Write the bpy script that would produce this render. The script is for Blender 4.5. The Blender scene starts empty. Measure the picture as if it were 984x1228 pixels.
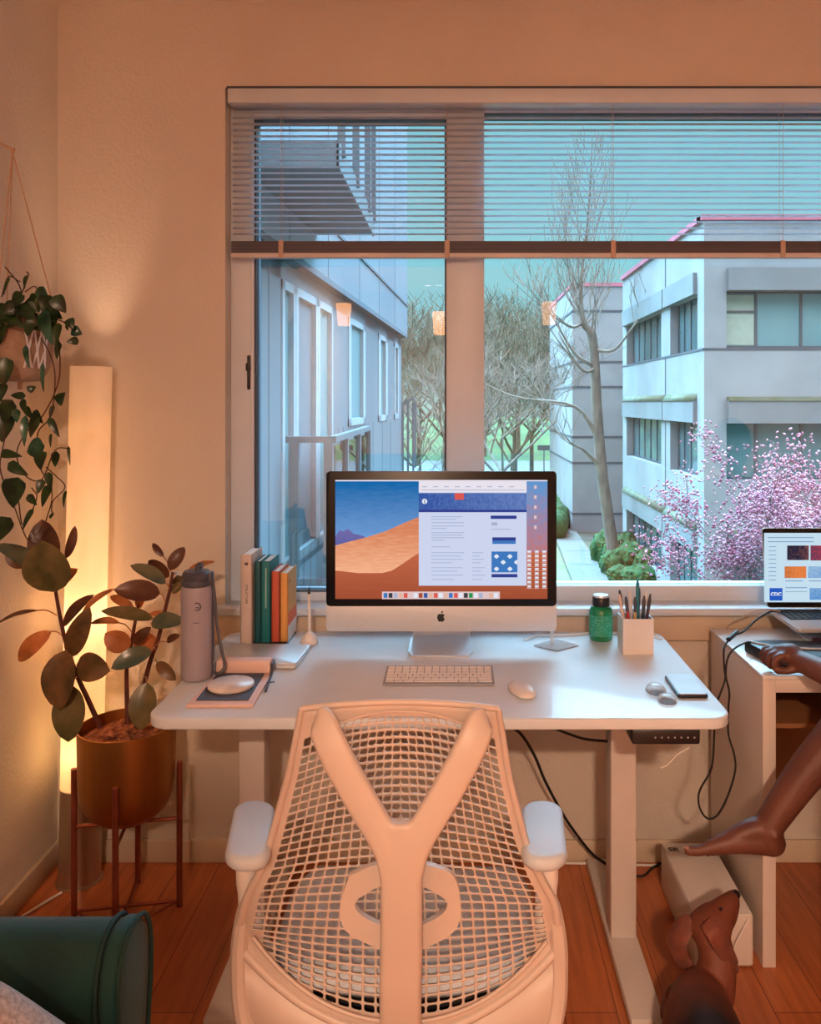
import bpy, bmesh, math, random
from mathutils import Vector, Matrix
PI = math.pi
scene = bpy.context.scene
COL = scene.collection
EYE, F, VX, VY = 1.45, 985.0, 550.0, 482.0      # eye height and lens in pixels, point the lens looks at

def P(x, y, Y):
    return Vector(((x - VX) / F * Y, Y, EYE - (y - VY) / F * Y))
def PZ(x, y, z):
    Y = (EYE - z) * F / (y - VY)
    return Vector(((x - VX) / F * Y, Y, z))

# ------------------------------------------------------------------ materials
def lin(c):
    out = []
    for v in c[:3]:
        v = v / 255.0
        out.append(v / 12.92 if v <= 0.04045 else ((v + 0.055) / 1.055) ** 2.4)
    return (out[0], out[1], out[2], 1.0)
def newmat(name):
    m = bpy.data.materials.new(name); m.use_nodes = True
    nt = m.node_tree; nt.nodes.clear()
    out = nt.nodes.new('ShaderNodeOutputMaterial')
    return m, nt, out
def mat(name, c, rough=0.5, metal=0.0, var=0.06, scale=8.0, bump=0.0, bscale=120.0, c2=None, stretch=(1,1,1), trans=0.0,
        emit=None, estr=0.0, coat=0.0, alpha=1.0, transmission=0.0, spec=0.5, sheen=0.0, ramp=(0.35, 0.65)):
    m, nt, out = newmat(name)
    N, L = nt.nodes, nt.links
    b = N.new('ShaderNodeBsdfPrincipled')
    tc = N.new('ShaderNodeTexCoord'); mp = N.new('ShaderNodeMapping')
    mp.inputs['Scale'].default_value = stretch
    L.new(tc.outputs['Object'], mp.inputs['Vector'])
    nz = N.new('ShaderNodeTexNoise'); nz.inputs['Scale'].default_value = scale; nz.inputs['Detail'].default_value = 4
    L.new(mp.outputs[0], nz.inputs['Vector'])
    cr = N.new('ShaderNodeValToRGB')
    a = lin(c)
    if c2 is None:
        lo = tuple(max(0, v * (1 - var)) for v in a[:3]) + (1,); hi = tuple(min(1, v * (1 + var)) for v in a[:3]) + (1,)
    else:
        lo, hi = a, lin(c2)
    cr.color_ramp.elements[0].color = lo; cr.color_ramp.elements[0].position = ramp[0]
    cr.color_ramp.elements[1].color = hi; cr.color_ramp.elements[1].position = ramp[1]
    L.new(nz.outputs['Fac'], cr.inputs['Fac'])
    L.new(cr.outputs['Color'], b.inputs['Base Color'])
    b.inputs['Roughness'].default_value = rough; b.inputs['Metallic'].default_value = metal
    b.inputs['Coat Weight'].default_value = coat; b.inputs['Alpha'].default_value = alpha
    b.inputs['Transmission Weight'].default_value = transmission
    b.inputs['Specular IOR Level'].default_value = spec
    b.inputs['Sheen Weight'].default_value = sheen
    if emit:
        b.inputs['Emission Color'].default_value = lin(emit); b.inputs['Emission Strength'].default_value = estr
    if bump:
        n2 = N.new('ShaderNodeTexNoise'); n2.inputs['Scale'].default_value = bscale; n2.inputs['Detail'].default_value = 3
        L.new(mp.outputs[0], n2.inputs['Vector'])
        bp = N.new('ShaderNodeBump'); bp.inputs['Strength'].default_value = bump; bp.inputs['Distance'].default_value = 0.01
        L.new(n2.outputs['Fac'], bp.inputs['Height']); L.new(bp.outputs[0], b.inputs['Normal'])
    if trans > 0:
        t = N.new('ShaderNodeBsdfTranslucent'); L.new(cr.outputs['Color'], t.inputs['Color'])
        mx = N.new('ShaderNodeMixShader'); mx.inputs[0].default_value = trans
        L.new(b.outputs[0], mx.inputs[1]); L.new(t.outputs[0], mx.inputs[2]); L.new(mx.outputs[0], out.inputs[0])
    else:
        L.new(b.outputs[0], out.inputs[0])
    return m
def emis(name, c, s=1.0, c2=None, axis=2, lo=0.0, hi=1.0, noise=0.0, nscale=(1,1,1)):
    """light giving material of a lit screen or lamp, optional gradient of the displayed picture along one object axis"""
    m, nt, out = newmat(name); N, L = nt.nodes, nt.links
    e = N.new('ShaderNodeEmission'); e.inputs['Strength'].default_value = s
    if c2 is None and noise == 0:
        e.inputs['Color'].default_value = lin(c)
    else:
        tc = N.new('ShaderNodeTexCoord')
        cr = N.new('ShaderNodeValToRGB')
        cr.color_ramp.elements[0].color = lin(c); cr.color_ramp.elements[1].color = lin(c2 or c)
        sp = N.new('ShaderNodeSeparateXYZ'); L.new(tc.outputs['Object'], sp.inputs[0])
        mr = N.new('ShaderNodeMapRange'); mr.inputs['From Min'].default_value = lo; mr.inputs['From Max'].default_value = hi
        L.new(sp.outputs[axis], mr.inputs['Value'])
        if noise:
            mp = N.new('ShaderNodeMapping'); mp.inputs['Scale'].default_value = nscale; L.new(tc.outputs['Object'], mp.inputs[0])
            nz = N.new('ShaderNodeTexNoise'); nz.inputs['Scale'].default_value = 10; nz.inputs['Detail'].default_value = 3; L.new(mp.outputs[0], nz.inputs['Vector'])
            ma = N.new('ShaderNodeMath'); ma.operation = 'MULTIPLY_ADD'; ma.inputs[1].default_value = noise
            L.new(nz.outputs['Fac'], ma.inputs[0]); L.new(mr.outputs[0], ma.inputs[2])
            sb = N.new('ShaderNodeMath'); sb.operation = 'SUBTRACT'; sb.inputs[1].default_value = noise / 2
            L.new(ma.outputs[0], sb.inputs[0]); L.new(sb.outputs[0], cr.inputs[0])
        else:
            L.new(mr.outputs[0], cr.inputs[0])
        L.new(cr.outputs[0], e.inputs['Color'])
    L.new(e.outputs[0], out.inputs[0])
    return m
def paneglass(name, tint, ior=1.45, gloss=1.0, rough=0.0):
    m, nt, out = newmat(name); N, L = nt.nodes, nt.links
    t = N.new('ShaderNodeBsdfTransparent'); t.inputs['Color'].default_value = tint
    g = N.new('ShaderNodeBsdfGlossy'); g.inputs['Roughness'].default_value = rough
    fr = N.new('ShaderNodeFresnel'); fr.inputs['IOR'].default_value = ior
    mu = N.new('ShaderNodeMath'); mu.operation = 'MULTIPLY'; mu.inputs[1].default_value = gloss
    nz = N.new('ShaderNodeTexNoise'); nz.inputs['Scale'].default_value = 2.5
    tc = N.new('ShaderNodeTexCoord'); L.new(tc.outputs['Object'], nz.inputs['Vector'])
    bp = N.new('ShaderNodeBump'); bp.inputs['Strength'].default_value = 0.02; bp.inputs['Distance'].default_value = 0.01
    L.new(nz.outputs['Fac'], bp.inputs['Height']); L.new(bp.outputs[0], g.inputs['Normal'])
    L.new(fr.outputs[0], mu.inputs[0])
    mx = N.new('ShaderNodeMixShader'); L.new(mu.outputs[0], mx.inputs[0]); L.new(t.outputs[0], mx.inputs[1]); L.new(g.outputs[0], mx.inputs[2])
    L.new(mx.outputs[0], out.inputs[0])
    return m

# ------------------------------------------------------------------ mesh builder
class MB:
    def __init__(s): s.v = []; s.f = []; s.m = []; s.sm = []
    def add(s, vs, fs, mi=0, smooth=False):
        o = len(s.v); s.v += [Vector(v) for v in vs]
        for f in fs: s.f.append([i + o for i in f]); s.m.append(mi); s.sm.append(smooth)
        return s
    def box(s, x0, x1, y0, y1, z0, z1, mi=0, r=0.0, seg=2):
        if r <= 0:
            vs = [(x, y, z) for z in (z0, z1) for y in (y0, y1) for x in (x0, x1)]
            return s.add(vs, [(0,2,3,1),(4,5,7,6),(0,1,5,4),(2,6,7,3),(0,4,6,2),(1,3,7,5)], mi)
        bm = bmesh.new(); bmesh.ops.create_cube(bm, size=1)
        for v in bm.verts: v.co = Vector(((x0+x1)/2 + v.co.x*(x1-x0), (y0+y1)/2 + v.co.y*(y1-y0), (z0+z1)/2 + v.co.z*(z1-z0)))
        bmesh.ops.bevel(bm, geom=bm.edges[:], offset=r, segments=seg, profile=0.5, affect='EDGES')
        return s.bm(bm, mi, True)
    def bm(s, bm, mi=0, smooth=False, xf=None):
        bm.verts.ensure_lookup_table(); bm.verts.index_update()
        vs = [(xf @ v.co) if xf else v.co.copy() for v in bm.verts]
        fs = [[v.index for v in f.verts] for f in bm.faces]
        s.add(vs, fs, mi, smooth); bm.free(); return s
    def prism(s, poly, z0, z1, mi=0, r=0.0, seg=2, axis='z', smooth=True):
        """poly of 2D points pushed from z0 to z1 along an axis, rims rounded by r"""
        bm = bmesh.new()
        def pt(a, b, c):
            return {'z': (a, b, c), 'y': (a, c, b), 'x': (c, a, b)}[axis]
        lo = [bm.verts.new(pt(a, b, z0)) for a, b in poly]; hi = [bm.verts.new(pt(a, b, z1)) for a, b in poly]
        fl = bm.faces.new(lo); fh = bm.faces.new(hi); n = len(poly)
        for i in range(n): bm.faces.new((lo[i], lo[(i+1) % n], hi[(i+1) % n], hi[i]))
        bmesh.ops.recalc_face_normals(bm, faces=bm.faces)
        if r > 0:
            ed = list(fl.edges) + list(fh.edges)
            bmesh.ops.bevel(bm, geom=ed, offset=r, segments=seg, profile=0.5, affect='EDGES')
        return s.bm(bm, mi, smooth)
    def tube(s, pts, rad, n=8, mi=0, caps=True, flat=1.0):
        pts = [Vector(p) for p in pts]; k = len(pts)
        if not isinstance(rad, (list, tuple)): rad = [rad] * k
        tang = [(pts[min(i+1, k-1)] - pts[max(i-1, 0)]).normalized() for i in range(k)]
        up = Vector((0,0,1)) if abs(tang[0].z) < 0.9 else Vector((0,1,0))
        nrm = (up - tang[0]*up.dot(tang[0])).normalized()
        vs = []
        for i in range(k):
            nrm = nrm - tang[i]*nrm.dot(tang[i])
            nrm = nrm.normalized() if nrm.length > 1e-6 else Vector((1,0,0))
            bn = tang[i].cross(nrm)
            for j in range(n):
                a = 2*PI*j/n
                vs.append(pts[i] + nrm*math.cos(a)*rad[i]*flat + bn*math.sin(a)*rad[i])
        fs = [(i*n+j, i*n+(j+1) % n, (i+1)*n+(j+1) % n, (i+1)*n+j) for i in range(k-1) for j in range(n)]
        if caps: fs += [tuple(range(n))[::-1], tuple((k-1)*n + j for j in range(n))]
        return s.add(vs, fs, mi, True)
    def lathe(s, prof, c=(0,0,0), n=32, mi=0, sx=1.0, sy=1.0):
        c = Vector(c); vs = []
        for r, z in prof:
            for j in range(n):
                a = 2*PI*j/n; vs.append(c + Vector((r*math.cos(a)*sx, r*math.sin(a)*sy, z)))
        k = len(prof)
        fs = [(i*n+j, i*n+(j+1) % n, (i+1)*n+(j+1) % n, (i+1)*n+j) for i in range(k-1) for j in range(n)]
        if prof[0][0] > 1e-5: fs.append(tuple(range(n))[::-1])
        if prof[-1][0] > 1e-5: fs.append(tuple((k-1)*n + j for j in range(n)))
        return s.add(vs, fs, mi, True)
    def ball(s, c, r, mi=0, sub=2, scale=(1,1,1), rot=None, jit=0.0, rng=None):
        bm = bmesh.new(); bmesh.ops.create_icosphere(bm, subdivisions=sub, radius=1)
        for v in bm.verts:
            k = 1 + (rng.uniform(-jit, jit) if rng else 0)
            v.co = Vector((v.co.x*scale[0], v.co.y*scale[1], v.co.z*scale[2])) * r * k
        M = Matrix.Translation(Vector(c))
        if rot is not None: M = M @ rot
        return s.bm(bm, mi, True, M)
    def build(s, name, mats, parent=None, label=None, origin=None, mods=None):
        if not isinstance(mats, (list, tuple)): mats = [mats]
        me = bpy.data.meshes.new(name)
        o0 = Vector(origin) if origin is not None else (wl(parent) if parent else Vector((0,0,0)))
        me.from_pydata([v - o0 for v in s.v], [], s.f)
        for m in mats: me.materials.append(m)
        me.polygons.foreach_set('material_index', s.m)
        me.polygons.foreach_set('use_smooth', s.sm)
        me.update()
        b = bmesh.new(); b.from_mesh(me)
        bmesh.ops.recalc_face_normals(b, faces=b.faces)
        if len(b.faces) < 60000:
            for e_ in b.edges:
                if len(e_.link_faces) == 2 and e_.calc_face_angle(0) > 0.95: e_.smooth = False
        b.to_mesh(me); b.free()
        o = bpy.data.objects.new(name, me); COL.objects.link(o)
        if parent: o.parent = parent
        elif origin is not None: o.location = o0
        if label: o['label'] = label
        return o
def wl(o):
    v = Vector((0,0,0))
    while o: v += o.location; o = o.parent
    return v
def smooth_angle(o, deg=35):
    me = o.data
    b = bmesh.new(); b.from_mesh(me)
    for f in b.faces: f.smooth = True
    for e in b.edges:
        if len(e.link_faces) == 2: e.smooth = e.calc_face_angle(0) < math.radians(deg)
    b.to_mesh(me); b.free(); return o
def thing(name, label, cat, loc=(0,0,0), group=None):
    o = bpy.data.objects.new(name, None); o.empty_display_size = 0.1; COL.objects.link(o)
    o.location = loc; o['label'] = label; o['category'] = cat
    if group: o['group'] = group
    return o
def tag(o, label, cat, group=None, kind=None):
    o['label'] = label; o['category'] = cat
    if group: o['group'] = group
    if kind: o['kind'] = kind
    return o
def struct(o):
    o['kind'] = 'structure'; return o
def rrect(x0, x1, y0, y1, r, n=6):
    out = []
    for cx, cy, a0 in ((x1-r, y1-r, 0), (x0+r, y1-r, 90), (x0+r, y0+r, 180), (x1-r, y0+r, 270)):
        for i in range(n+1):
            a = math.radians(a0 + 90*i/n); out.append((cx + r*math.cos(a), cy + r*math.sin(a)))
    return out
def crv(pts, n=8):
    """smooth curve through the given points"""
    pts = [Vector(p) for p in pts]
    if len(pts) < 3: return pts
    ext = [2*pts[0]-pts[1]] + pts + [2*pts[-1]-pts[-2]]; out = []
    for i in range(1, len(ext)-2):
        p0, p1, p2, p3 = ext[i-1:i+3]
        for k in range(n):
            t = k/n
            out.append(0.5*((2*p1) + (p2-p0)*t + (2*p0-5*p1+4*p2-p3)*t*t + (3*p1-p0-3*p2+p3)*t*t*t))
    out.append(pts[-1]); return out
def interp(t, keys):
    if t <= keys[0][0]: return keys[0][1]
    for (a, va), (b, vb) in zip(keys, keys[1:]):
        if t <= b:
            k = (t-a)/(b-a); return va + (vb-va)*k
    return keys[-1][1]
def text_mb(mb, s, size, M, depth=0.0006, mi=0, bold=0.0):
    cu = bpy.data.curves.new('t', 'FONT'); cu.body = s; cu.size = size; cu.extrude = depth/2; cu.offset = bold
    cu.align_x = 'CENTER'; cu.align_y = 'CENTER'; cu.resolution_u = 3
    o = bpy.data.objects.new('t', cu); COL.objects.link(o)
    bpy.context.view_layer.update()
    me = bpy.data.meshes.new_from_object(o.evaluated_get(bpy.context.evaluated_depsgraph_get()))
    mb.add([M @ v.co for v in me.vertices], [list(p.vertices) for p in me.polygons], mi)
    bpy.data.objects.remove(o); bpy.data.curves.remove(cu); bpy.data.meshes.remove(me)
def face_cam(loc, flip=False):          # text standing upright, read from -Y
    return Matrix.Translation(Vector(loc)) @ Matrix.Rotation(PI/2, 4, 'X')
def remeshed(mb, name, mats, parent=None, voxel=0.006, sm=6, origin=None, label=None):
    o = mb.build(name, mats, parent, label, origin)
    md = o.modifiers.new('r', 'REMESH'); md.mode = 'VOXEL'; md.voxel_size = voxel; md.use_smooth_shade = True
    s2 = o.modifiers.new('s', 'SMOOTH'); s2.factor = 0.6; s2.iterations = sm
    bpy.context.view_layer.update()
    me = bpy.data.meshes.new_from_object(o.evaluated_get(bpy.context.evaluated_depsgraph_get()))
    o.modifiers.clear(); o.data = me
    for p in me.polygons: p.use_smooth = True
    return o
def limb(mb, pts, rad, n=14, k=5, mi=0):
    """tapering rounded limb along joints"""
    pts = [Vector(p) for p in pts]
    cp = crv(pts, k) if len(pts) > 2 else [pts[0].lerp(pts[1], i/k) for i in range(k+1)]
    rr = []
    m = len(pts)-1
    for i in range(len(cp)):
        t = i/(len(cp)-1)*m; j = min(int(t), m-1); rr.append(rad[j] + (rad[j+1]-rad[j])*(t-j))
    mb.tube(cp, rr, n, mi)
    mb.ball(cp[0], rr[0]*1.0, mi, 2); mb.ball(cp[-1], rr[-1]*1.0, mi, 2)

def leaf_mb(base, tip, w, nrm=(0,-1,0.2), fold=0.18, droop=0.12, petiole=0.0, shape='oval', n=8, mb=None, mi=0):
    base, tip = Vector(base), Vector(tip); a = tip-base; Lg = a.length; t = a.normalized()
    nn = Vector(nrm); nn = (nn - t*nn.dot(t)); nn = nn.normalized() if nn.length > 1e-4 else Vector((0,-1,0))
    sd = t.cross(nn)
    mb = mb or MB(); vs = []; fs = []
    for i in range(n+1):
        s = i/n
        if shape == 'heart': ww = math.sin(PI*min(1, s**0.55))**0.8 if 0 < s < 1 else 0.0
        elif shape == 'thin': ww = math.sin(PI*s)**0.8 if 0 < s < 1 else 0
        else: ww = math.sin(PI*s**0.92)**0.62 if 0 < s < 1 else 0
        c = base + a*s + nn*(droop*Lg*math.sin(PI*s)*0.9) - Vector((0,0,1))*(droop*Lg*s*s*0.6)
        hw = w/2*ww + 0.0004
        for q in (-1, -0.55, 0, 0.55, 1):
            vs.append(c + sd*q*hw + nn*(abs(q)*fold*w*0.5*ww) )
    for i in range(n):
        for q in range(4):
            fs.append((i*5+q, i*5+q+1, (i+1)*5+q+1, (i+1)*5+q))
    o = len(vs); up = [v + nn*0.0007 for v in vs]      # leaf blade has two skins
    vs2 = vs + up; f2 = fs + [tuple(x+o for x in f)[::-1] for f in fs]
    for q in range(4):
        f2.append((q, q+1, q+1+o, q+o)); f2.append((n*5+q, n*5+q+1, n*5+q+1+o, n*5+q+o))
    for i in range(n):
        f2.append((i*5, (i+1)*5, (i+1)*5+o, i*5+o)); f2.append((i*5+4, (i+1)*5+4, (i+1)*5+4+o, i*5+4+o))
    mb.add(vs2, f2, mi, True)
    return mb

# ------------------------------------------------------------------ palette
M = {}
M['wall'] = mat('wall_paint', (208,200,188), 0.85, var=0.03, scale=3, bump=0.25, bscale=90)
M['ceil'] = mat('ceiling_paint', (226,214,202), 0.9, var=0.02)
M['trim'] = mat('trim_paint', (204,188,166), 0.5, var=0.03)
M['vinyl'] = mat('white_vinyl', (202,212,222), 0.4, var=0.03)
M['gasket'] = mat('dark_gasket', (60,62,75), 0.6)
M['blind'] = mat('white_slat', (226,234,242), 0.5, var=0.03, trans=0.7)
M['blind_shaded'] = mat('slat_stack', (92,90,102), 0.6, var=0.2, scale=3, stretch=(0.2,1,90))  # raised white slats, their shade put into the dark colour
M['cord'] = mat('blind_cord', (190,165,150), 0.8)
M['desk'] = mat('white_laminate', (218,226,232), 0.4, var=0.02, coat=0.15)
M['deskmetal'] = mat('white_powder_coat', (212,204,198), 0.45, var=0.03)
M['white'] = mat('white_plastic', (228,222,216), 0.35, var=0.03)
M['chair'] = mat('studio_white_plastic', (204,188,176), 0.42, var=0.04, scale=4)
M['pad'] = mat('pale_grey_pad', (196,206,214), 0.6, var=0.04, bump=0.1)
M['seat'] = mat('grey_seat_fabric', (206,218,230), 0.9, var=0.08, scale=60, bump=0.4, bscale=500)
M['black'] = mat('black_plastic', (22,22,26), 0.35, var=0.2)
M['blackmat'] = mat('black_rubber', (26,24,26), 0.65, var=0.2)
M['alu'] = mat('brushed_aluminium', (206,216,226), 0.38, metal=0.3, var=0.03, scale=60, stretch=(1,1,8))
M['silver'] = mat('silver_lid', (205,210,215), 0.35, metal=0.35, var=0.03)
M['brass'] = mat('brushed_brass', (184,130,72), 0.4, metal=0.95, var=0.1, scale=20, stretch=(1,1,0.05))
M['stand'] = mat('copper_stand', (150,82,62), 0.35, metal=0.6, var=0.15, scale=20)
M['soil'] = mat('potting_bark', (120,66,40), 0.95, c2=(190,120,80), scale=40, bump=1.0, bscale=60)
M['leaf'] = mat('rubber_leaf', (88,74,46), 0.35, c2=(142,104,66), scale=14, trans=0.35, bump=0.1, bscale=30)
M['leaf2'] = mat('rubber_leaf_dark', (84,48,38), 0.35, c2=(118,78,54), scale=14, trans=0.3)
M['leafo'] = mat('rubber_leaf_pale', (176,120,70), 0.4, c2=(222,160,110), scale=18, trans=0.5)
M['leafg'] = mat('rubber_leaf_green', (100,98,62), 0.3, c2=(142,124,82), scale=16, trans=0.4)
M['leafb'] = mat('rubber_leaf_glossy', (74,92,80), 0.25, c2=(110,110,84), scale=16, trans=0.15)
M['vein'] = mat('leaf_vein', (170,120,84), 0.5)
M['stem'] = mat('woody_stem', (92,44,34), 0.6, var=0.25, scale=30)
M['pothos'] = mat('pothos_leaf', (14,34,18), 0.3, c2=(44,72,34), scale=25, trans=0.12)
M['pothosb'] = mat('pothos_leaf_light', (26,58,40), 0.25, c2=(60,104,84), scale=25, trans=0.12)
M['vine'] = mat('vine_stem', (74,44,32), 0.7, var=0.2)
M['planter'] = mat('clay_planter', (140,116,98), 0.7, c2=(170,146,126), scale=12, bump=0.3)
M['rope'] = mat('macrame_cord', (186,150,122), 0.9, var=0.15, scale=200)
M['glasstrap'] = mat('white_macrame_net', (214,214,222), 0.8, var=0.1)
M['velvet'] = mat('green_velvet', (4,52,50), 0.8, c2=(8,66,62), scale=10, sheen=0.1, bump=0.1)
M['velvetd'] = mat('green_velvet_piping', (6,50,46), 0.8)
M['linen'] = mat('grey_linen', (168,158,152), 0.95, c2=(206,196,188), scale=180, bump=0.6, bscale=350, stretch=(1,1,0.25))
M['skin'] = mat('brown_skin', (92,54,44), 0.5, c2=(114,72,58), scale=9, bump=0.08, bscale=160)
M['nail'] = mat('finger_nail', (186,140,126), 0.35)
M['shirt'] = mat('dark_shirt_cloth', (60,48,50), 0.9, bump=0.3)
M['shorts'] = mat('dark_shorts_cloth', (34,28,32), 0.9, bump=0.3)
M['hair'] = mat('black_hair', (22,16,14), 0.7, var=0.4, scale=80, bump=0.6)
M['tan'] = mat('tan_upholstery', (120,84,50), 0.9, var=0.1, scale=30, bump=0.3, bscale=300)
M['tabwhite'] = mat('white_table_laminate', (216,206,198), 0.4, var=0.02)
M['tabtop'] = mat('white_table_top', (222,222,222), 0.25, var=0.02)
M['brown'] = mat('brown_back_board', (150,100,62), 0.7, var=0.12, scale=6)
M['dark'] = mat('dark_fabric', (30,24,26), 0.9)
M['frost'] = mat('frosted_grey_plastic', (176,166,176), 0.45, var=0.04, scale=4, trans=0.25)
M['lid'] = mat('grey_lid', (70,72,84), 0.45)
M['green'] = mat('green_bottle', (20,130,80), 0.25, var=0.1, coat=0.4)
M['greenl'] = mat('green_label', (30,150,110), 0.5, c2=(120,190,170), scale=120, stretch=(1,1,3), ramp=(0.5,0.7))
M['paper'] = mat('white_paper', (232,232,230), 0.8, var=0.04, scale=200)
M['marble'] = mat('marble_coaster', (226,214,204), 0.35, c2=(176,160,150), scale=14, ramp=(0.5,0.75))
M['pad_dark'] = mat('dark_slate_pad', (72,78,96), 0.7, var=0.1)
M['pink'] = mat('blush_card', (224,190,176), 0.6, var=0.03)

# ------------------------------------------------------------------ camera, world, render look
cam = bpy.data.cameras.new('camera'); co = bpy.data.objects.new('camera', cam); COL.objects.link(co)
cam.sensor_fit = 'HORIZONTAL'; cam.sensor_width = 36.0; cam.lens = 36.0*F/984.0
co.location = (0, 0, EYE); co.rotation_euler = (PI/2, 0, 0)
cam.shift_x = (492.0-VX)/984.0; cam.shift_y = (VY-614.0)/984.0
cam.clip_start = 0.05; cam.clip_end = 600
scene.camera = co
vs_ = scene.view_settings
vs_.view_transform = 'Standard'; vs_.look = 'None'; vs_.gamma = 1.0; vs_.use_curve_mapping = False; vs_.exposure = 0.0
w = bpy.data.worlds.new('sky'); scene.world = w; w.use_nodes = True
nt = w.node_tree; nt.nodes.clear()
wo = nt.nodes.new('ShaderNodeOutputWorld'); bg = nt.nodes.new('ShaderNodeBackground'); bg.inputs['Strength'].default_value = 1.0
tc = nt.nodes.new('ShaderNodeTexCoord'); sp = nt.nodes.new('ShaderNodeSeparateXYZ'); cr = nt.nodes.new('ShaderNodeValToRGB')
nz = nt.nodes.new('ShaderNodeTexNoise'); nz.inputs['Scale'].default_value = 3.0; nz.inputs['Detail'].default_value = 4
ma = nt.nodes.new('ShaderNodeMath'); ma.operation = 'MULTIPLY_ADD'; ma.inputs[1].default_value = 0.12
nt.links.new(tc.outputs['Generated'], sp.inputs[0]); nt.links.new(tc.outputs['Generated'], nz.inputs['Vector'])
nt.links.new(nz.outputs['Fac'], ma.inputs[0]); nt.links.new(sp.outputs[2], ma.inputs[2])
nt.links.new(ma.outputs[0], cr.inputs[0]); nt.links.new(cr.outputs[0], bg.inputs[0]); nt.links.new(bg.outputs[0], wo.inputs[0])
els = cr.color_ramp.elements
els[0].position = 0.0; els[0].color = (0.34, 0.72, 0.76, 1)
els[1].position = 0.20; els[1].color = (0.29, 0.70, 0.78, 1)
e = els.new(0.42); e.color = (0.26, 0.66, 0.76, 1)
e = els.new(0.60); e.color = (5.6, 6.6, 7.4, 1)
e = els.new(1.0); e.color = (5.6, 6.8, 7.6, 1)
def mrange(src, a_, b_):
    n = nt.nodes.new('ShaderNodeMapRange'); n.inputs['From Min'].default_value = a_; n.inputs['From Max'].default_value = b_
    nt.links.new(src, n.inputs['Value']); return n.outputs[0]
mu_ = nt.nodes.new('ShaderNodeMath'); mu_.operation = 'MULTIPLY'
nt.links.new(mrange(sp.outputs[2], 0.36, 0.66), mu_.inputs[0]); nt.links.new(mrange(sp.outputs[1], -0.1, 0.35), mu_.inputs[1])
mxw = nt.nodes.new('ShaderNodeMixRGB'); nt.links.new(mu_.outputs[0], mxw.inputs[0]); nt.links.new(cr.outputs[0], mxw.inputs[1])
mxw.inputs[2].default_value = (12.0, 27.0, 37.0, 1); nt.links.new(mxw.outputs[0], bg.inputs[0])      # unseen high sky beyond the window, brightened to light the desk

def point(name, loc, power, color, r=0.05):
    l = bpy.data.lights.new(name, 'POINT'); l.energy = power; l.color = color; l.shadow_soft_size = r
    o = bpy.data.objects.new(name, l); COL.objects.link(o); o.location = loc; return o
def area(name, loc, size, power, color, rot=(0,0,0)):
    l = bpy.data.lights.new(name, 'AREA'); l.shape = 'DISK'; l.size = size; l.energy = power; l.color = color
    o = bpy.data.objects.new(name, l); COL.objects.link(o); o.location = loc; o.rotation_euler = rot; return o

# ================================================================== ROOM SHELL
XL, XR, YB, YW, ZC = -1.268, 2.9, -5.2, 2.597, 2.86
OX0, OX1, OZ0, OZ1 = -0.738, 2.25, 0.80, 2.444       # window opening
def floor_mat():
    m, nt, out = newmat('wood_floor'); N, L = nt.nodes, nt.links
    b = N.new('ShaderNodeBsdfPrincipled'); tc = N.new('ShaderNodeTexCoord')
    mp = N.new('ShaderNodeMapping'); mp.inputs['Rotation'].default_value = (0,0,PI/2); L.new(tc.outputs['Object'], mp.inputs[0])
    br = N.new('ShaderNodeTexBrick'); br.inputs['Scale'].default_value = 1.0
    br.inputs['Brick Width'].default_value = 1.3; br.inputs['Row Height'].default_value = 0.125
    br.inputs['Mortar Size'].default_value = 0.0012; br.inputs['Mortar Smooth'].default_value = 0.2
    br.inputs['Color1'].default_value = lin((206,124,74)); br.inputs['Color2'].default_value = lin((182,102,62)); br.inputs['Mortar'].default_value = lin((100,50,30))
    L.new(mp.outputs[0], br.inputs['Vector'])
    mp2 = N.new('ShaderNodeMapping'); mp2.inputs['Scale'].default_value = (26,1.6,1); L.new(tc.outputs['Object'], mp2.inputs[0])
    nz = N.new('ShaderNodeTexNoise'); nz.inputs['Scale'].default_value = 2.2; nz.inputs['Detail'].default_value = 7; L.new(mp2.outputs[0], nz.inputs['Vector'])
    mx = N.new('ShaderNodeMixRGB'); mx.blend_type = 'MULTIPLY'; mx.inputs[0].default_value = 0.55
    cr = N.new('ShaderNodeValToRGB'); cr.color_ramp.elements[0].position = 0.3; cr.color_ramp.elements[0].color = (0.45,0.36,0.3,1); cr.color_ramp.elements[1].position = 0.65
    L.new(nz.outputs['Fac'], cr.inputs[0]); L.new(br.outputs['Color'], mx.inputs[1]); L.new(cr.outputs[0], mx.inputs[2])
    L.new(mx.outputs[0], b.inputs['Base Color']); b.inputs['Roughness'].default_value = 0.36
    bp = N.new('ShaderNodeBump'); bp.inputs['Strength'].default_value = 0.15; bp.inputs['Distance'].default_value = 0.004
    L.new(nz.outputs['Fac'], bp.inputs['Height']); L.new(bp.outputs[0], b.inputs['Normal'])
    L.new(b.outputs[0], out.inputs[0]); return m
M['floor'] = floor_mat()
struct(MB().box(XL-0.15, XR+0.15, YB-0.15, YW+0.2, -0.2, 0.0).build('floor', M['floor']))
struct(MB().box(XL-0.15, XR+0.15, YB-0.15, YW+0.2, ZC, ZC+0.2).build('ceiling', M['ceil']))
struct(MB().box(XL-0.15, XL, YB-0.15, YW+0.2, 0, ZC).build('wall_left', M['wall']))
struct(MB().box(XR, XR+0.15, YB-0.15, YW+0.2, 0, ZC).build('wall_right', M['wall']))
struct(MB().box(XL, XR, YB-0.15, YB, 0, ZC).build('wall_front', M['wall']))
wb = MB()
wb.box(XL, OX0, YW, YW+0.2, 0, ZC).box(OX1, XR, YW, YW+0.2, 0, ZC)
wb.box(OX0, OX1, YW, YW+0.2, 0, OZ0).box(OX0, OX1, YW, YW+0.2, OZ1, ZC)
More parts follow.
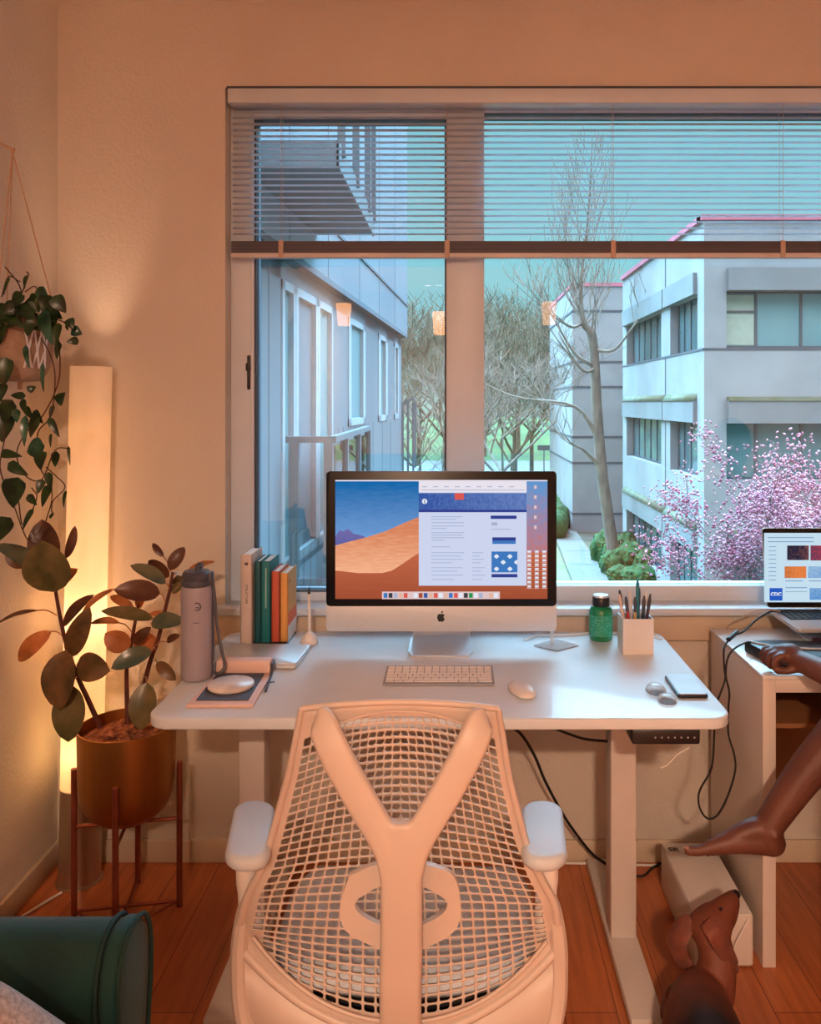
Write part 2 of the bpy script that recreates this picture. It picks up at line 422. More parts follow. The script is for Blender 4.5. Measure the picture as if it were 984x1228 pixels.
struct(wb.build('wall_back', M['wall']))
struct(MB().box(XL+0.014, XR, YW-0.014, YW, 0, 0.07, r=0.003).build('baseboard_back', M['trim']))
struct(MB().box(XL, XL+0.014, YB, YW, 0, 0.07, r=0.003).build('baseboard_left', M['trim']))
# window frame, panes, sill
win = bpy.data.objects.new('window_1', None); COL.objects.link(win); win.location = (OX0, 2.7, OZ0); struct(win)
fy0, fy1 = 2.655, 2.735
fr = MB()
fr.box(OX0, -0.662, fy0, fy1, OZ0, OZ1, r=0.004)                # left jamb
fr.box(-0.041, 0.082, fy0, fy1, OZ0, OZ1, r=0.004)              # mullion
fr.box(-0.662, -0.041, fy0, fy1, 2.372, OZ1, r=0.004).box(0.082, OX1-0.06, fy0, fy1, 2.388, OZ1, r=0.004)
fr.box(-0.662, -0.041, fy0, fy1, OZ0, 0.835, r=0.004).box(0.082, OX1-0.06, fy0, fy1, OZ0, 0.855, r=0.004)
fr.box(OX1-0.06, OX1, fy0, fy1, OZ0, OZ1, r=0.004)
fr.box(-0.674, -0.670, fy0-0.004, fy0+0.01, OZ0+0.04, OZ1-0.03)
smooth_angle(fr.build('window_frame', M['vinyl'], win))
gk = MB()
for x0, x1, z0, z1 in ((-0.662, -0.041, 0.835, 2.372),):
    gk.box(x0, x0+0.005, fy0+0.006, fy1-0.01, z0, z1).box(x1-0.005, x1, fy0+0.006, fy1-0.01, z0, z1)
    gk.box(x0, x1, fy0+0.006, fy1-0.01, z1-0.008, z1).box(x0, x1, fy0+0.006, fy1-0.01, z0, z0+0.004)
gk.box(0.082, OX1-0.06, fy0+0.006, fy1-0.01, 2.381, 2.388)
gk.build('gasket', M['gasket'], win)
M['pane'] = paneglass('window_glass', (0.98,0.99,0.995,1), 1.5, 1.0)
M['pane_l'] = paneglass('window_glass_left', (0.96,0.98,0.995,1), 1.6, 1.3)
MB().box(-0.658, -0.045, 2.698, 2.704, 0.835, 2.372).build('pane', M['pane_l'], win)
MB().box(0.082, OX1-0.06, 2.698, 2.704, 0.855, 2.388).build('pane', M['pane'], win)
lt = MB().box(-0.682, -0.672, fy0-0.012, fy0, 1.49, 1.60, r=0.003).box(-0.684, -0.669, fy0-0.022, fy0-0.01, 1.55, 1.575, r=0.003)
lt.build('window_latch', M['black'], win)
sl = MB().box(-0.79, OX1, 2.55, fy0+0.02, 0.785, 0.808, r=0.004)
o = smooth_angle(sl.build('trim_1', M['vinyl'])); struct(o)
struct(MB().box(-0.775, OX1, 2.578, 2.60, 0.70, 0.785, r=0.003).build('trim_2', M['trim']))

# ================================================================== BLIND
bl = thing('window_blind', 'wide white horizontal slat blind pulled half way up across the top of the window', 'blind', (0.7, 2.62, 2.40))
BX0, BX1 = -0.728, 2.2
hr = MB().box(BX0, BX1, 2.585, 2.640, 2.392, 2.440, r=0.003)
smooth_angle(hr.build('headrail', M['vinyl'], bl))
MB().box(BX0-0.002, BX1, 2.583, 2.60, 2.437, 2.4435).build('headrail_shadow_gap', M['gasket'], bl)
nsl = 21
for i in range(nsl):
    z = 2.375 - i*0.0195
    vs = []; k = 5
    for x in (BX0+0.006, BX1):
        for j in range(k):
            t = j/(k-1); vs.append((x, 2.610 + 0.019*t, z + 0.0022*math.sin(PI*t) - 0.0012*t))
    vs += [(v[0], v[1], v[2]+0.0004) for v in vs]
    fs = [(j, j+1, k+j+1, k+j) for j in range(k-1)] + [(2*k+j, 3*k+j, 3*k+j+1, 2*k+j+1) for j in range(k-1)]
    fs += [(0, k, 3*k, 2*k), (k-1, 3*k-1, 4*k-1, 2*k-1)]
    MB().add(vs, fs, 0, True).build('slat', M['blind'], bl)
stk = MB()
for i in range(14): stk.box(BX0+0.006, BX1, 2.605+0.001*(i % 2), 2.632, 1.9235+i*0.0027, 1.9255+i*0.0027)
stk.build('slat_stack', M['blind_shaded'], bl, label='raised slats packed in a band, shade put into its dark colour')
smooth_angle(MB().box(BX0+0.004, BX1, 2.603, 2.634, 1.908, 1.923, r=0.003).build('bottom_rail', mat('blind_rail', (206,200,200), 0.5), bl))
for px in (338, 536, 734, 936):
    x = (px-550)/F*2.62
    MB().tube([(x, 2.603, 2.40), (x, 2.603, 1.92)], 0.0008, 5).tube([(x, 2.633, 2.40), (x, 2.633, 1.92)], 0.0008, 5).build('ladder_cord', M['cord'], bl)
    MB().box(x-0.008, x+0.008, 2.600, 2.606, 1.906, 1.962, r=0.002).build('clip', M['cord'], bl)

# ================================================================== PENDANTS, DOWNLIGHTS, ADDED FILL LIGHTS
M['shade'] = emis('lit_pendant_shade', (255,170,105), 8.0)
WARM = (1.0, 0.64, 0.43)
def pendant(x, y, z, label):
    t = thing('pendant_lamp', label, 'lamp', (x, y, z), 'pendant lamps behind the desk corner')
    MB().lathe([(0.048,-0.09),(0.062,0.09),(0.060,0.09),(0.046,-0.09)], (x,y,z), 24).build('lamp_shade', M['shade'], t)
    MB().tube([(x,y,z+0.06),(x,y,ZC-0.02)], 0.002, 6).build('cord', M['blackmat'], t)
    MB().lathe([(0.0,0.06),(0.018,0.06),(0.018,0.10),(0.0,0.105)], (x,y,z), 16).build('socket', M['black'], t)
    MB().lathe([(0.045,-0.02),(0.045,0)], (x,y,ZC), 24).build('canopy', M['white'], t)
pendant(-0.925, -1.2, 2.15, 'glowing amber pendant lamp nearest the left wall')
pendant(-0.154, -1.2, 2.08, 'middle glowing amber pendant lamp, hung lowest')
pendant(0.724, -1.2, 2.16, 'glowing amber pendant lamp farthest from the left wall')
M['dl'] = emis('lit_downlight', (255,220,220), 6)
for x in (-0.37, -0.24):
    t = thing('ceiling_downlight', 'round recessed ceiling downlight of a pair at the back of the room', 'ceiling light', (x, -4.5, ZC), 'pair of ceiling downlights')
    MB().lathe([(0.05,-0.006),(0.05,0)], (x,-4.5,ZC), 20).build('trim_ring', M['white'], t)
    MB().lathe([(0.0,-0.008),(0.036,-0.008),(0.036,-0.004)], (x,-4.5,ZC), 20).build('lens', M['dl'], t)
t = thing('added_ceiling_fill', 'added round ceiling disc, unseen behind the viewer, giving warm fill light', 'ceiling light', (0.05,-2.4,ZC))  # added out of view as warm fill for the room
MB().lathe([(0.125,-0.05),(0.14,-0.03),(0.14,0)], (0.05,-2.4,ZC), 32).build('rim', M['white'], t)
M['cl'] = emis('added_ceiling_fill_lens', (255,190,130), 2)
MB().lathe([(0.0,-0.058),(0.07,-0.056),(0.12,-0.05)], (0.05,-2.4,ZC), 32).build('lens', M['cl'], t)
area('added_ceiling_fill_light', (0.05,-2.4,ZC-0.07), 0.24, 230, WARM)
t = thing('added_globe_fill', 'added glowing globe on a pole, unseen behind the viewer, giving warm fill light', 'lamp', (0.06,-2.5,0))  # made-up low light source, warms walls and chair more than the desktop
MB().lathe([(0.14,0),(0.14,0.015),(0.02,0.03),(0.011,0.05),(0.011,1.36),(0.03,1.37),(0.03,1.40)], (0.06,-2.5,0), 28).build('pole', M['black'], t)
M['globe'] = emis('added_lit_globe', (255,200,150), 6)
MB().ball((0.06,-2.5,1.50), 0.12, 0, 3).build('globe', M['globe'], t)
point('added_globe_fill_light', (0.06,-2.5,1.50), 275, WARM, 0.125)

# ================================================================== STANDING DESK
DZ = 0.748
dk = thing('standing_desk', 'white height-adjustable desk with rounded corners standing under the window', 'desk', (-0.045, 2.16, 0))
tp = MB().prism(rrect(-0.700, 0.612, 1.82, 2.515, 0.055), DZ-0.026, DZ, r=0.005, seg=3)
smooth_angle(tp.build('desktop', M['desk'], dk), 30)
for x0 in (-0.580, 0.400):
    lg = MB().box(x0, x0+0.068, 2.164, 2.238, 0.036, 0.70, r=0.004)
    smooth_angle(lg.build('leg', M['deskmetal'], dk))
    ft = MB().box(x0-0.006, x0+0.072, 1.88, 2.545, 0.010, 0.036, r=0.004)
    for yy in (1.91, 2.51): ft.lathe([(0.018,0),(0.018,0.011)], (x0+0.033, yy, 0), 12)
    smooth_angle(ft.build('foot', M['deskmetal'], dk))
    smooth_angle(MB().box(x0+0.01, x0+0.058, 1.90, 2.45, DZ-0.055, DZ-0.026, r=0.003).build('side_bracket', M['deskmetal'], dk))
MB().box(-0.515, 0.40, 2.20, 2.24, DZ-0.066, DZ-0.026, r=0.003).build('crossbeam', M['deskmetal'], dk)
kp = MB().box(0.385, 0.538, 1.828, 1.90, DZ-0.062, DZ-0.0265, r=0.006)
kpo = smooth_angle(kp.build('control_panel', M['black'], dk, label='black push-button height control'))
M['led'] = mat('button_print', (150,150,160), 0.5)
bt = MB()
for i in range(7):
    x = 0.437 + i*0.0145
    bt.prism([(x+0.0022*math.cos(a*PI/3), DZ-0.045+0.0022*math.sin(a*PI/3)) for a in range(6)], 1.8272, 1.8285, axis='y')
bt.build('button', M['led'], kpo)
rb = MB().prism(rrect(-0.402, -0.345, 1.99, 2.08, 0.02), DZ-0.052, DZ-0.0262, r=0.006)
smooth_angle(rb.build('control_box', M['deskmetal'], dk))

# ================================================================== OFFICE CHAIR
CX = -0.097
ch = thing('office_chair', 'white ergonomic office chair with a web-like mesh back and Y-shaped spine', 'office chair', (CX, 1.58, 0))
NR, NC = 38, 26
def edgeL(y): return interp(y, [(838,364),(925,347),(993,329),(1040,315),(1075,296),(1124,284),(1203,281),(1260,290)])
def edgeR(y): return interp(y, [(838,595),(937,611),(1007,629),(1050,646),(1082,664),(1147,674),(1194,675),(1260,664)])
def yc(v): return 842 + 400*(0.42*v + 0.58*v**1.22)
def kk(v): return interp(v, [(0,8),(0.12,30),(0.35,30),(0.55,16),(0.72,-8),(0.86,-52),(1,-110)])
def chY(u, v):
    return interp(v, [(0,1.325),(0.3,1.345),(0.6,1.375),(0.8,1.40),(1,1.395)]) + 0.045*u*u*min(1, v*1.6+0.25) 
def SP(u, v):
    y = yc(v) + kk(v)*u*u
    if v < 0.04: y -= 0*u
    l, r = edgeL(y), edgeR(y); mid = interp(y, [(840,480),(1228,481)])
    x = mid + (r-mid)*u if u > 0 else mid + (mid-l)*u
    return P(x, y, chY(u, v)), x, y
mesh = MB(); side = []
def hole(ua, ub, va, vb, x, y, u, v):
    # where the web is open
    if v < 0.045 or abs(u) > 0.93: return False
    arc = 862 + 24*((x-480)/95.0)**2 if abs(x-480) < 112 else 0
    if y < 905:
        if abs(x-480) < 88: 
            if y < 852 + 22*((x-480)/90.0)**2: return False
        elif y < 880: return False
        elif 568 < x < 590 and y < 900: pass
    if y > 1060:                       # lower rim
        bx = (x-481)/175.0
        lim = 1222 - 78*bx*bx - 20*bx**4
        if y > lim: return False
        if abs(bx) > 0.985: return False
    if y > 1010 and (x < 306 or x > 652): return False
    return True
T = 0.0028
for r in range(NR):
    va, vb = r/NR, (r+1)/NR
    for c in range(NC):
        ua, ub = -1+2*c/NC, -1+2*(c+1)/NC
        A, B, C_, D = SP(ua,va)[0], SP(ub,va)[0], SP(ub,vb)[0], SP(ua,vb)[0]
        m0, mx_, my_ = SP((ua+ub)/2, (va+vb)/2)
        if hole(ua,ub,va,vb,mx_,my_,(ua+ub)/2,(va+vb)/2):
            cen = (A+B+C_+D)/4
            upper = abs(mx_-480) < (1000-my_)*0.68 and my_ < 985
            k = 0.83; ky = 0.72 if upper else 0.83
            hx = (B-A+C_-D)/4; hy = (D-A+C_-B)/4
            sk = hx*0.25*(-1 if mx_ > 480 else 1) if upper else hx*0
            ins = []
            for sx_, sy_ in ((-1,-1),(1,-1),(1,1),(-1,1)):
                for q in (0, 1):    # two points per corner = rounded opening
                    ax, ay = (k, ky*0.66) if (q == 0) == (sx_*sy_ > 0) else (k*0.66, ky)
                    ins.append(cen + hx*sx_*ax + hy*sy_*ay - sk*sy_*0.6)
            o = len(mesh.v)
            mesh.add([A,B,C_,D]+ins, [], 0)
            cor = [o, o+1, o+2, o+3]; I = [o+4+i for i in range(8)]
            for i in range(4):
                j = (i+1) % 4
                mesh.f.append([cor[i], I[2*i+1], I[2*i]]); mesh.m.append(0); mesh.sm.append(True)
                mesh.f.append([cor[i], cor[j], I[(2*i+2) % 8], I[2*i+1]]); mesh.m.append(0); mesh.sm.append(True)
        else:
            mesh.add([A,B,C_,D], [(0,1,2,3)], 0, True)
mo = mesh.build('mesh_back', M['chair'], ch)
b = bmesh.new(); b.from_mesh(mo.data); bmesh.ops.remove_doubles(b, verts=b.verts, dist=0.00005)
bmesh.ops.recalc_face_normals(b, faces=b.faces); b.to_mesh(mo.data); b.free()
sd = mo.modifiers.new('thick', 'SOLIDIFY'); sd.thickness = 0.0026; sd.offset = 0
# rim of the back: top bar, sides, lower sweep
rim = MB()
top = [SP(-1+2*i/24, 0.0)[0] for i in range(25)]
rim.tube(crv(top, 2), 0.0055, 8)
for s in (-1, 1): rim.tube(crv([SP(s, i/16)[0] for i in range(17)], 3), [0.0055 + 0.0035*min(1, i/40) for i in range(49)], 8)
rim.tube(crv([SP(-1+2*i/20, 1.0)[0] for i in range(21)], 3), 0.008, 8)
sk0, sk1 = [], []
for i in range(33):
    u = -1+2*i/32; a_ = SP(u, 1.0)[0]; sk0.append(a_)
    xs_, ys_ = interp(u, [(-1,283),(-0.93,287),(-0.8,310),(0,481),(0.8,652),(0.93,671),(1,675)]), interp(abs(u), [(0,1300),(0.5,1290),(0.8,1262),(0.93,1225),(1,1160)])
    sk1.append(P(xs_, ys_, 1.40+0.03*u*u))
skm = MB(); skm.add(sk0+sk1, [(i,i+1,33+i+1,33+i) for i in range(32)], 0, True)
sko = skm.build('lower_apron', M['chair'], ch); sdm = sko.modifiers.new('thick','SOLIDIFY'); sdm.thickness = 0.006; sdm.offset = 0
low = []
for i in range(25):
    x = 303 + (655-303)*i/24; bx = (x-481)/175.0
    low.append(P(x, 1226 - 78*bx*bx - 20*bx**4, 1.385 + 0.03*bx*bx))
rim.tube(crv(low, 3), 0.0035, 8)
arc = [P(480+88*t, 853+22*t*t, 1.322) for t in [i/10-1 for i in range(21)]]
rim.tube(crv(arc, 2), 0.002, 6)
rim.build('back_rim', M['chair'], ch)
for s, nm in ((-1, 'l'), (1, 'r')):                       # side uprights that carry the rim down to the seat
    xs = (lambda x: x) if s < 0 else (lambda x: 957-x)
    pts = [P(xs(300), 1066, 1.44), P(xs(291), 1100, 1.44), P(xs(287), 1150, 1.44), P(xs(290), 1210, 1.43), P(xs(306), 1250, 1.42), P(xs(350), 1290, 1.42)]
    smooth_angle(MB().tube(crv(pts, 6), [0.010+0.006*min(1, i/10) for i in range(31)], 10).build('side_upright', M['chair'], ch))
# Y spine
def ribbon(pts, wid, th):
    """flat bar with rounded long edges; width runs sideways to its path in X/Z"""
    mb = MB(); pts = [Vector(p) for p in pts]; n = len(pts); vs = []
    prof = [(-0.5,0.25),(-0.42,0.5),(0,0.62),(0.42,0.5),(0.5,0.25),(0.5,-0.3),(0.42,-0.5),(-0.42,-0.5),(-0.5,-0.3)]
    for i, p in enumerate(pts):
        t = (pts[min(i+1,n-1)]-pts[max(i-1,0)]).normalized()
        f = Vector((0,-1,0)); f = (f-t*f.dot(t)).normalized(); s_ = t.cross(f)
        wv = wid[i] if isinstance(wid, list) else wid
        for a, c in prof: vs.append(p + s_*a*wv + f*c*th)
    k = len(prof)
    fs = [(i*k+j, i*k+(j+1)%k, (i+1)*k+(j+1)%k, (i+1)*k+j) for i in range(n-1) for j in range(k)]
    fs += [tuple(range(k)), tuple((n-1)*k+j for j in range(k))]
    mb.add(vs, fs, 0, True); return mb
sp_ = MB()
stem = crv([P(481,985,1.285), P(481,1040,1.285), P(481,1120,1.295), P(480,1190,1.315), P(480,1260,1.35), P(480,1360,1.42)], 8)
q = ribbon(stem, [0.064+0.004*min(1,i/20) for i in range(len(stem))], 0.022); sp_.add(q.v, q.f, 0, True)
for s in (-1, 1):
    arm = crv([P(481+s*8,1050,1.285), P(481+s*18,1012,1.284), P(481+s*54,950,1.285), P(481+s*81,900,1.29), P(481+s*93,871,1.305), P(481+s*97,862,1.322)], 8)
    q = ribbon(arm, [0.046+0.005*math.sin(PI*min(1,i/len(arm))) for i in range(len(arm))], 0.02); sp_.add(q.v, q.f, 0, True)
remeshed(sp_, 'spine', M['chair'], ch, voxel=0.0035, sm=8)
# lumbar ring
ring = []
hexp = [(419,1048),(450,1035),(481,1031),(512,1035),(543,1048),(552,1082),(546,1112),(515,1132),(481,1142),(447,1132),(414,1112),(409,1082)]
hp = crv([P(x, y, 1.352) for x, y in hexp + hexp[:1]], 5)
lr = MB()
inner = [(430,1075),(455,1061),(481,1058),(507,1061),(532,1075),(536,1084),(528,1095),(507,1106),(481,1112),(455,1106),(434,1095),(426,1084)]
hi_ = crv([P(x, y, 1.352) for x, y in inner + inner[:1]], 5)
n_ = len(hp)
vs = [v + Vector((0,dy,0)) for dy in (-0.006, 0.006) for ring_ in (hp, hi_) for v in ring_]
fs = []
for i in range(n_-1):
    fs += [(i, i+1, n_+i+1, n_+i), (2*n_+i, 3*n_+i, 3*n_+i+1, 2*n_+i+1), (i, 2*n_+i, 2*n_+i+1, i+1), (n_+i, n_+i+1, 3*n_+i+1, 3*n_+i)]
lr.add(vs, fs, 0, True)
lo = lr.build('lumbar_support', M['chair'], ch); smooth_angle(lo, 50)
MB().box(-0.125,-0.07,1.295,1.352,0.62,0.66,r=0.006).build('lumbar_clip', M['chair'], ch)
# seat
st = MB(); vs = []; nu, nv = 20, 18
def seat_pt(u, v, topside):
    hwid = 0.245*(1-0.10*abs(v)**3); y = 1.61 + 0.205*v*(1-0.10*u*u)
    z = 0.452 + 0.016*abs(u)**2.2 - 0.03*max(0, v)**3 + 0.006*v*v
    e_ = max(abs(u), abs(v)); rr_ = max(0, (e_-0.86)/0.14)
    th = 0.045
    z += (0.0 - 0.5*th*rr_**2.2) if topside else (-th + 0.5*th*rr_**2.2)
    return Vector((CX + hwid*u*(1 if abs(v) < 0.86 else 1-0.5*((abs(v)-0.86)/0.14)**2*0.2), y, z))
for tside in (True, False):
    o_ = len(st.v)
    st.add([seat_pt(-1+2*i/nu, -1+2*j/nv, tside) for j in range(nv+1) for i in range(nu+1)],
           [(j*(nu+1)+i, j*(nu+1)+i+1, (j+1)*(nu+1)+i+1, (j+1)*(nu+1)+i) for j in range(nv) for i in range(nu)], 0, True)
so = st.build('seat', M['seat'], ch)
b = bmesh.new(); b.from_mesh(so.data); bmesh.ops.remove_doubles(b, verts=b.verts, dist=0.001); bmesh.ops.recalc_face_normals(b, faces=b.faces); b.to_mesh(so.data); b.free()
sh = MB().prism(rrect(CX-0.2, CX+0.2, 1.44, 1.76, 0.09), 0.375, 0.41, r=0.012).box(CX-0.09, CX+0.09, 1.42, 1.66, 0.31, 0.38, r=0.015)
smooth_angle(sh.build('seat_mechanism', M['blackmat'], ch))
for s in (-1, 1):
    ax = -0.367 if s < 0 else 0.150
    pad = MB()
    pad.prism(rrect(ax-0.038, ax+0.038, 1.345, 1.548, 0.034), 0.676, 0.702, r=0.011, seg=3)
    pad.v = [Vector((v.x + ((1.548-v.y)*0.17-0.016 if s < 0 else 0.006-(1.548-v.y)*0.075), v.y, v.z)) for v in pad.v]
    am = bpy.data.objects.new('armrest', None); COL.objects.link(am); am.parent = ch; am.location = Vector((ax,1.45,0.4)) - ch.location
    smooth_angle(pad.build('arm_pad', M['pad'], am), 40)
    post = crv([(ax, 1.44, 0.68), (ax+s*0.004, 1.445, 0.62), (ax, 1.46, 0.52), (ax-s*0.02, 1.50, 0.44), (ax-s*0.07, 1.56, 0.395), (CX+s*0.15, 1.58, 0.388)], 6)
    MB().tube(post, [0.021]*8+[0.019]*(len(post)-8), 12).build('arm_post', M['white'], am)
    MB().ball((ax+s*0.027,1.44,0.655), 0.009, 0, 2, (1.6,1,1)).build('height_lever', M['white'], am)
MB().lathe([(0.03,0.08),(0.03,0.20),(0.022,0.205),(0.022,0.32)], (CX,1.56,0), 20).build('gas_column', M['blackmat'], ch)
for i in range(5):
    a = math.radians(18+72*i); d = Vector((math.cos(a), math.sin(a), 0)); c0 = Vector((CX,1.56,0))
    lgp = [c0+Vector((0,0,0.10)), c0+d*0.12+Vector((0,0,0.10)), c0+d*0.26+Vector((0,0,0.078))]
    lm = MB().tube(crv(lgp,5), [0.026-0.0012*k_ for k_ in range(11)], 10); lg_ = lm.build('base_arm', M['chair'], ch)
    s_ = Vector((-d.y, d.x, 0)); w_ = MB(); cc = c0+d*0.265+Vector((0,0,0.029))
    for sg in (-1, 1):
        w_.tube([cc+s_*sg*0.006, cc+s_*sg*0.024], 0.028, 18)
    w_.tube([cc+Vector((0,0,0)), cc+Vector((0,0,0.05))], 0.008, 8)
    w_.build('caster', M['black'], lg_)

# ================================================================== DESKTOP COMPUTER
SY = 2.32
im = thing('desktop_computer', 'silver all-in-one desktop computer with a desert picture and a web page on its screen', 'computer', (-0.05, 2.34, DZ))
def S(x, y, lay=0): return P(x, y, SY) + Vector((0, -0.0004*lay, 0))
x0, x1 = -0.3745, 0.2756; zt, zb, zc = S(0,565).z, S(0,757).z, S(0,727).z
bd = MB().prism(rrect(x0, x1, zb, zt, 0.014), SY+0.001, SY+0.007, axis='y', r=0.001)
vs = []; fs = []; nn_ = 10
for j in range(nn_+1):
    for i in range(nn_+1):
        u, v = -1+2*i/nn_, -1+2*j/nn_
        bul = 0.045*(1-u**4)*(1-v**4)
        vs.append(((x0+x1)/2+u*(x1-x0)/2*0.995, SY+0.006+bul, (zt+zb)/2+v*(zt-zb)/2*0.995))
fs = [(j*(nn_+1)+i, j*(nn_+1)+i+1, (j+1)*(nn_+1)+i+1, (j+1)*(nn_+1)+i) for j in range(nn_) for i in range(nn_)]
bd.add(vs, fs, 0, True)
bd.prism(rrect(x0, x1, zb, zc+0.02, 0.014), SY-0.0005, SY+0.003, axis='y', r=0.0004)
smooth_angle(bd.build('housing', M['alu'], im))
bz = MB().prism(rrect(x0, x1, zc, zt, 0.012), SY-0.0012, SY+0.002, axis='y', r=0.0006)
M['bezel'] = mat('black_glass_bezel', (8,8,14), 0.3, var=0.1, spec=0.3)
bz.build('bezel', M['bezel'], im)
sc_m = [emis('screen_sky', (118,160,215), 1.0, (24,104,170), 2, S(0,655).z-DZ, S(0,580).z-DZ, 0.35, (3,1,14)),
        emis('screen_mountain', (92,96,160), 1.0, (120,110,170), 2, S(0,655).z-DZ, S(0,630).z-DZ, 0.5, (10,1,10)),
        emis('screen_dune', (246,180,140), 1.0, (214,130,92), 2, S(0,690).z-DZ, S(0,630).z-DZ, 1.1, (3,1,24)),
        emis('screen_dune_shade', (160,78,52), 1.0, (196,104,72), 2, S(0,717).z-DZ, S(0,660).z-DZ, 0.3, (2,1,10)),
        emis('screen_page', (204,212,238)), emis('screen_header', (52,84,160), 1.0, (104,130,190), 0, -0.1, 0.3, 1.2, (14,1,10)),
        emis('screen_navy', (52,64,140)), emis('screen_textgrey', (168,178,206)), emis('screen_tile', (64,120,190)),
        emis('screen_white', (226,232,246)), emis('screen_dock', (224,196,196)), emis('screen_blue2', (100,150,205), 1.0, (190,120,120), 2, S(0,580).z-DZ, S(0,668).z-DZ, 0.9, (8,1,8)),
        emis('screen_red', (220,90,80)), emis('screen_green', (40,150,80)), emis('screen_dark', (60,60,70)), emis('screen_bar', (232,226,236)), emis('screen_icon', (226,180,160))]
scb = MB()
def poly(mb, pts, lay, mi, Sf=S): mb.add([Sf(x, y, lay) for x, y in pts], [tuple(range(len(pts)))], mi)
def rect(mb, xa, ya, xb, yb, lay, mi, Sf=S): poly(mb, [(xa,ya),(xb,ya),(xb,yb),(xa,yb)], lay, mi, Sf)
rect(scb, 402, 576, 656, 718, 4, 0)
poly(scb, [(402,643),(407,636),(412,637),(417,634),(424,640),(430,641),(436,643),(446,650),(402,660)], 5, 1)
poly(scb, [(402,654),(420,649),(440,644),(462,637),(480,629),(494,623),(510,617),(656,617),(656,700),(402,700)], 6, 2)
poly(scb, [(402,684),(430,687),(458,687),(470,684),(484,675),(494,668),(504,662),(520,655),(656,640),(656,718),(402,718)], 7, 3)
rect(scb, 402, 575.5, 656, 577, 8, 15)
rect(scb, 630, 577, 656, 662, 8, 11)
rect(scb, 502, 577, 631, 702, 9, 4); rect(scb, 502, 577, 631, 590, 10, 15)
for i in range(9): rect(scb, 506+i*13, 583, 512+i*13, 584, 11, 7)
rect(scb, 505, 587, 628, 587.8, 11, 7)
rect(scb, 502, 591, 631, 614, 11, 5); rect(scb, 545, 591, 556, 599, 12, 12)
poly(scb, [(509+3.2*math.cos(a*PI/6), 601+3.2*math.sin(a*PI/6)) for a in range(12)], 12, 9)
rect(scb, 508.6, 599, 509.6, 603.5, 13, 6); rect(scb, 502, 611, 631, 614, 12, 6)
for i, (y, wd) in enumerate([(619,60),(622,48),(626,64),(630,62),(633,30),(638,64),(641,60),(644,64),(647,26),(655,36),(662,64),(666,58),(670,62),(674,40),(680,60),(684,50),(689,62),(694,44)]):
    rect(scb, 517, y, 517+wd*0.62, y+0.9, 11, 7)
    if y > 655: rect(scb, 566, y, 566+8+(i*5) % 9, y+0.9, 11, 7)
rect(scb, 588, 618, 619, 622, 11, 6); rect(scb, 589, 626, 596, 630, 11, 7); rect(scb, 589, 634, 612, 635, 11, 7)
rect(scb, 590, 644, 618, 648, 11, 6); rect(scb, 590, 648, 618, 652, 11, 8)
rect(scb, 589, 661, 620, 686, 11, 8); rect(scb, 589, 688, 620, 692, 11, 6)
for cx_, cy_ in ((595,667),(611,667),(603,674),(595,682),(611,682),(619,674)):
    poly(scb, [(cx_-3.2,cy_),(cx_-1,cy_-2.5),(cx_+1,cy_-2.5),(cx_+3.2 if cx_ < 615 else 620,cy_),(cx_+0.6,cy_+2.4),(cx_-0.6,cy_+2.4)], 12, 9)
for r_ in range(9):
    for c_ in range(3):
        if c_ == 0 and r_ < 0: continue
        xx, yy = 632+c_*9, 660+r_*5.2
        rect(scb, xx, yy, xx+4.4, yy+2.4, 9, 9); rect(scb, xx-0.6, yy+3, xx+5, yy+3.8, 9, 10)
for r_ in range(5): rect(scb, 640, 582+r_*12, 643, 586+r_*12, 9, 10)
rect(scb, 458, 709, 599, 718, 12, 10)
dkc = [8,14,7,16,12,10,9,3,5,16,12,9,16,8,12,9,14,13,9,7,10,16,9]
for i in range(23): rect(scb, 460+i*6.0, 710.6, 464.6+i*6.0, 716.4, 13, dkc[i])
scb.build('screen', sc_m, im)
# fruit shaped emblem on the chin
lg = MB(); ap = []
for (x, y) in [(0,-3.0),(2,-3.8),(4.2,-3.0),(5.3,-1.6),(4.1,-0.2),(3.8,1.2),(4.5,2.6),(5.6,3.6),(4.4,6.0),(3.0,7.8),(1.6,8.0),(0,7.4),(-1.6,8.0),(-3.1,7.6),(-4.6,5.4),(-5.6,2.4),(-5.3,-0.6),(-3.9,-3.0),(-2.0,-3.7)]:
    ap.append((x, y))
cxp, cyp = 528.5, 740.0; kq = 0.82
ap3 = [(cxp+x*kq, cyp+(y-1.2)*kq) for x, y in ap]
p3 = [(S(x,y).x, S(x,y).z) for x, y in ap3]
lg.prism(p3, SY-0.0014, SY-0.0004, axis='y')
lf = [(cxp+x*kq, cyp+(y-1.2)*kq) for x, y in [(0.2,-4.4),(0.3,-6.2),(1.4,-7.6),(2.8,-8.2),(2.9,-6.4),(1.8,-4.9)]]
lg.prism([(S(x,y).x, S(x,y).z) for x, y in lf], SY-0.0014, SY-0.0004, axis='y')
lg.build('emblem', M['black'], im)
stp = MB()
sec = [(2.262,0.004),(2.30,0.004),(2.40,0.005),(2.425,0.012),(2.432,0.03),(2.425,0.06),(2.405,0.10),(2.375,0.16)]
sx0, sx1 = -0.142, 0.040
vs = []
for i, (y, z) in enumerate(sec):
    k = 0.0 if i < 3 else (0.012 if i > 5 else 0.006)
    a_ = 0.012 if i == 0 else 0
    vs += [(sx0+k+a_, y, DZ+z), (sx1-k-a_, y, DZ+z), (sx0+k+a_, y+(0.004 if i > 3 else 0), DZ+z-(0.0038 if i <= 3 else 0)), (sx1-k-a_, y+(0.004 if i > 3 else 0), DZ+z-(0.0038 if i <= 3 else 0))]
fs = []
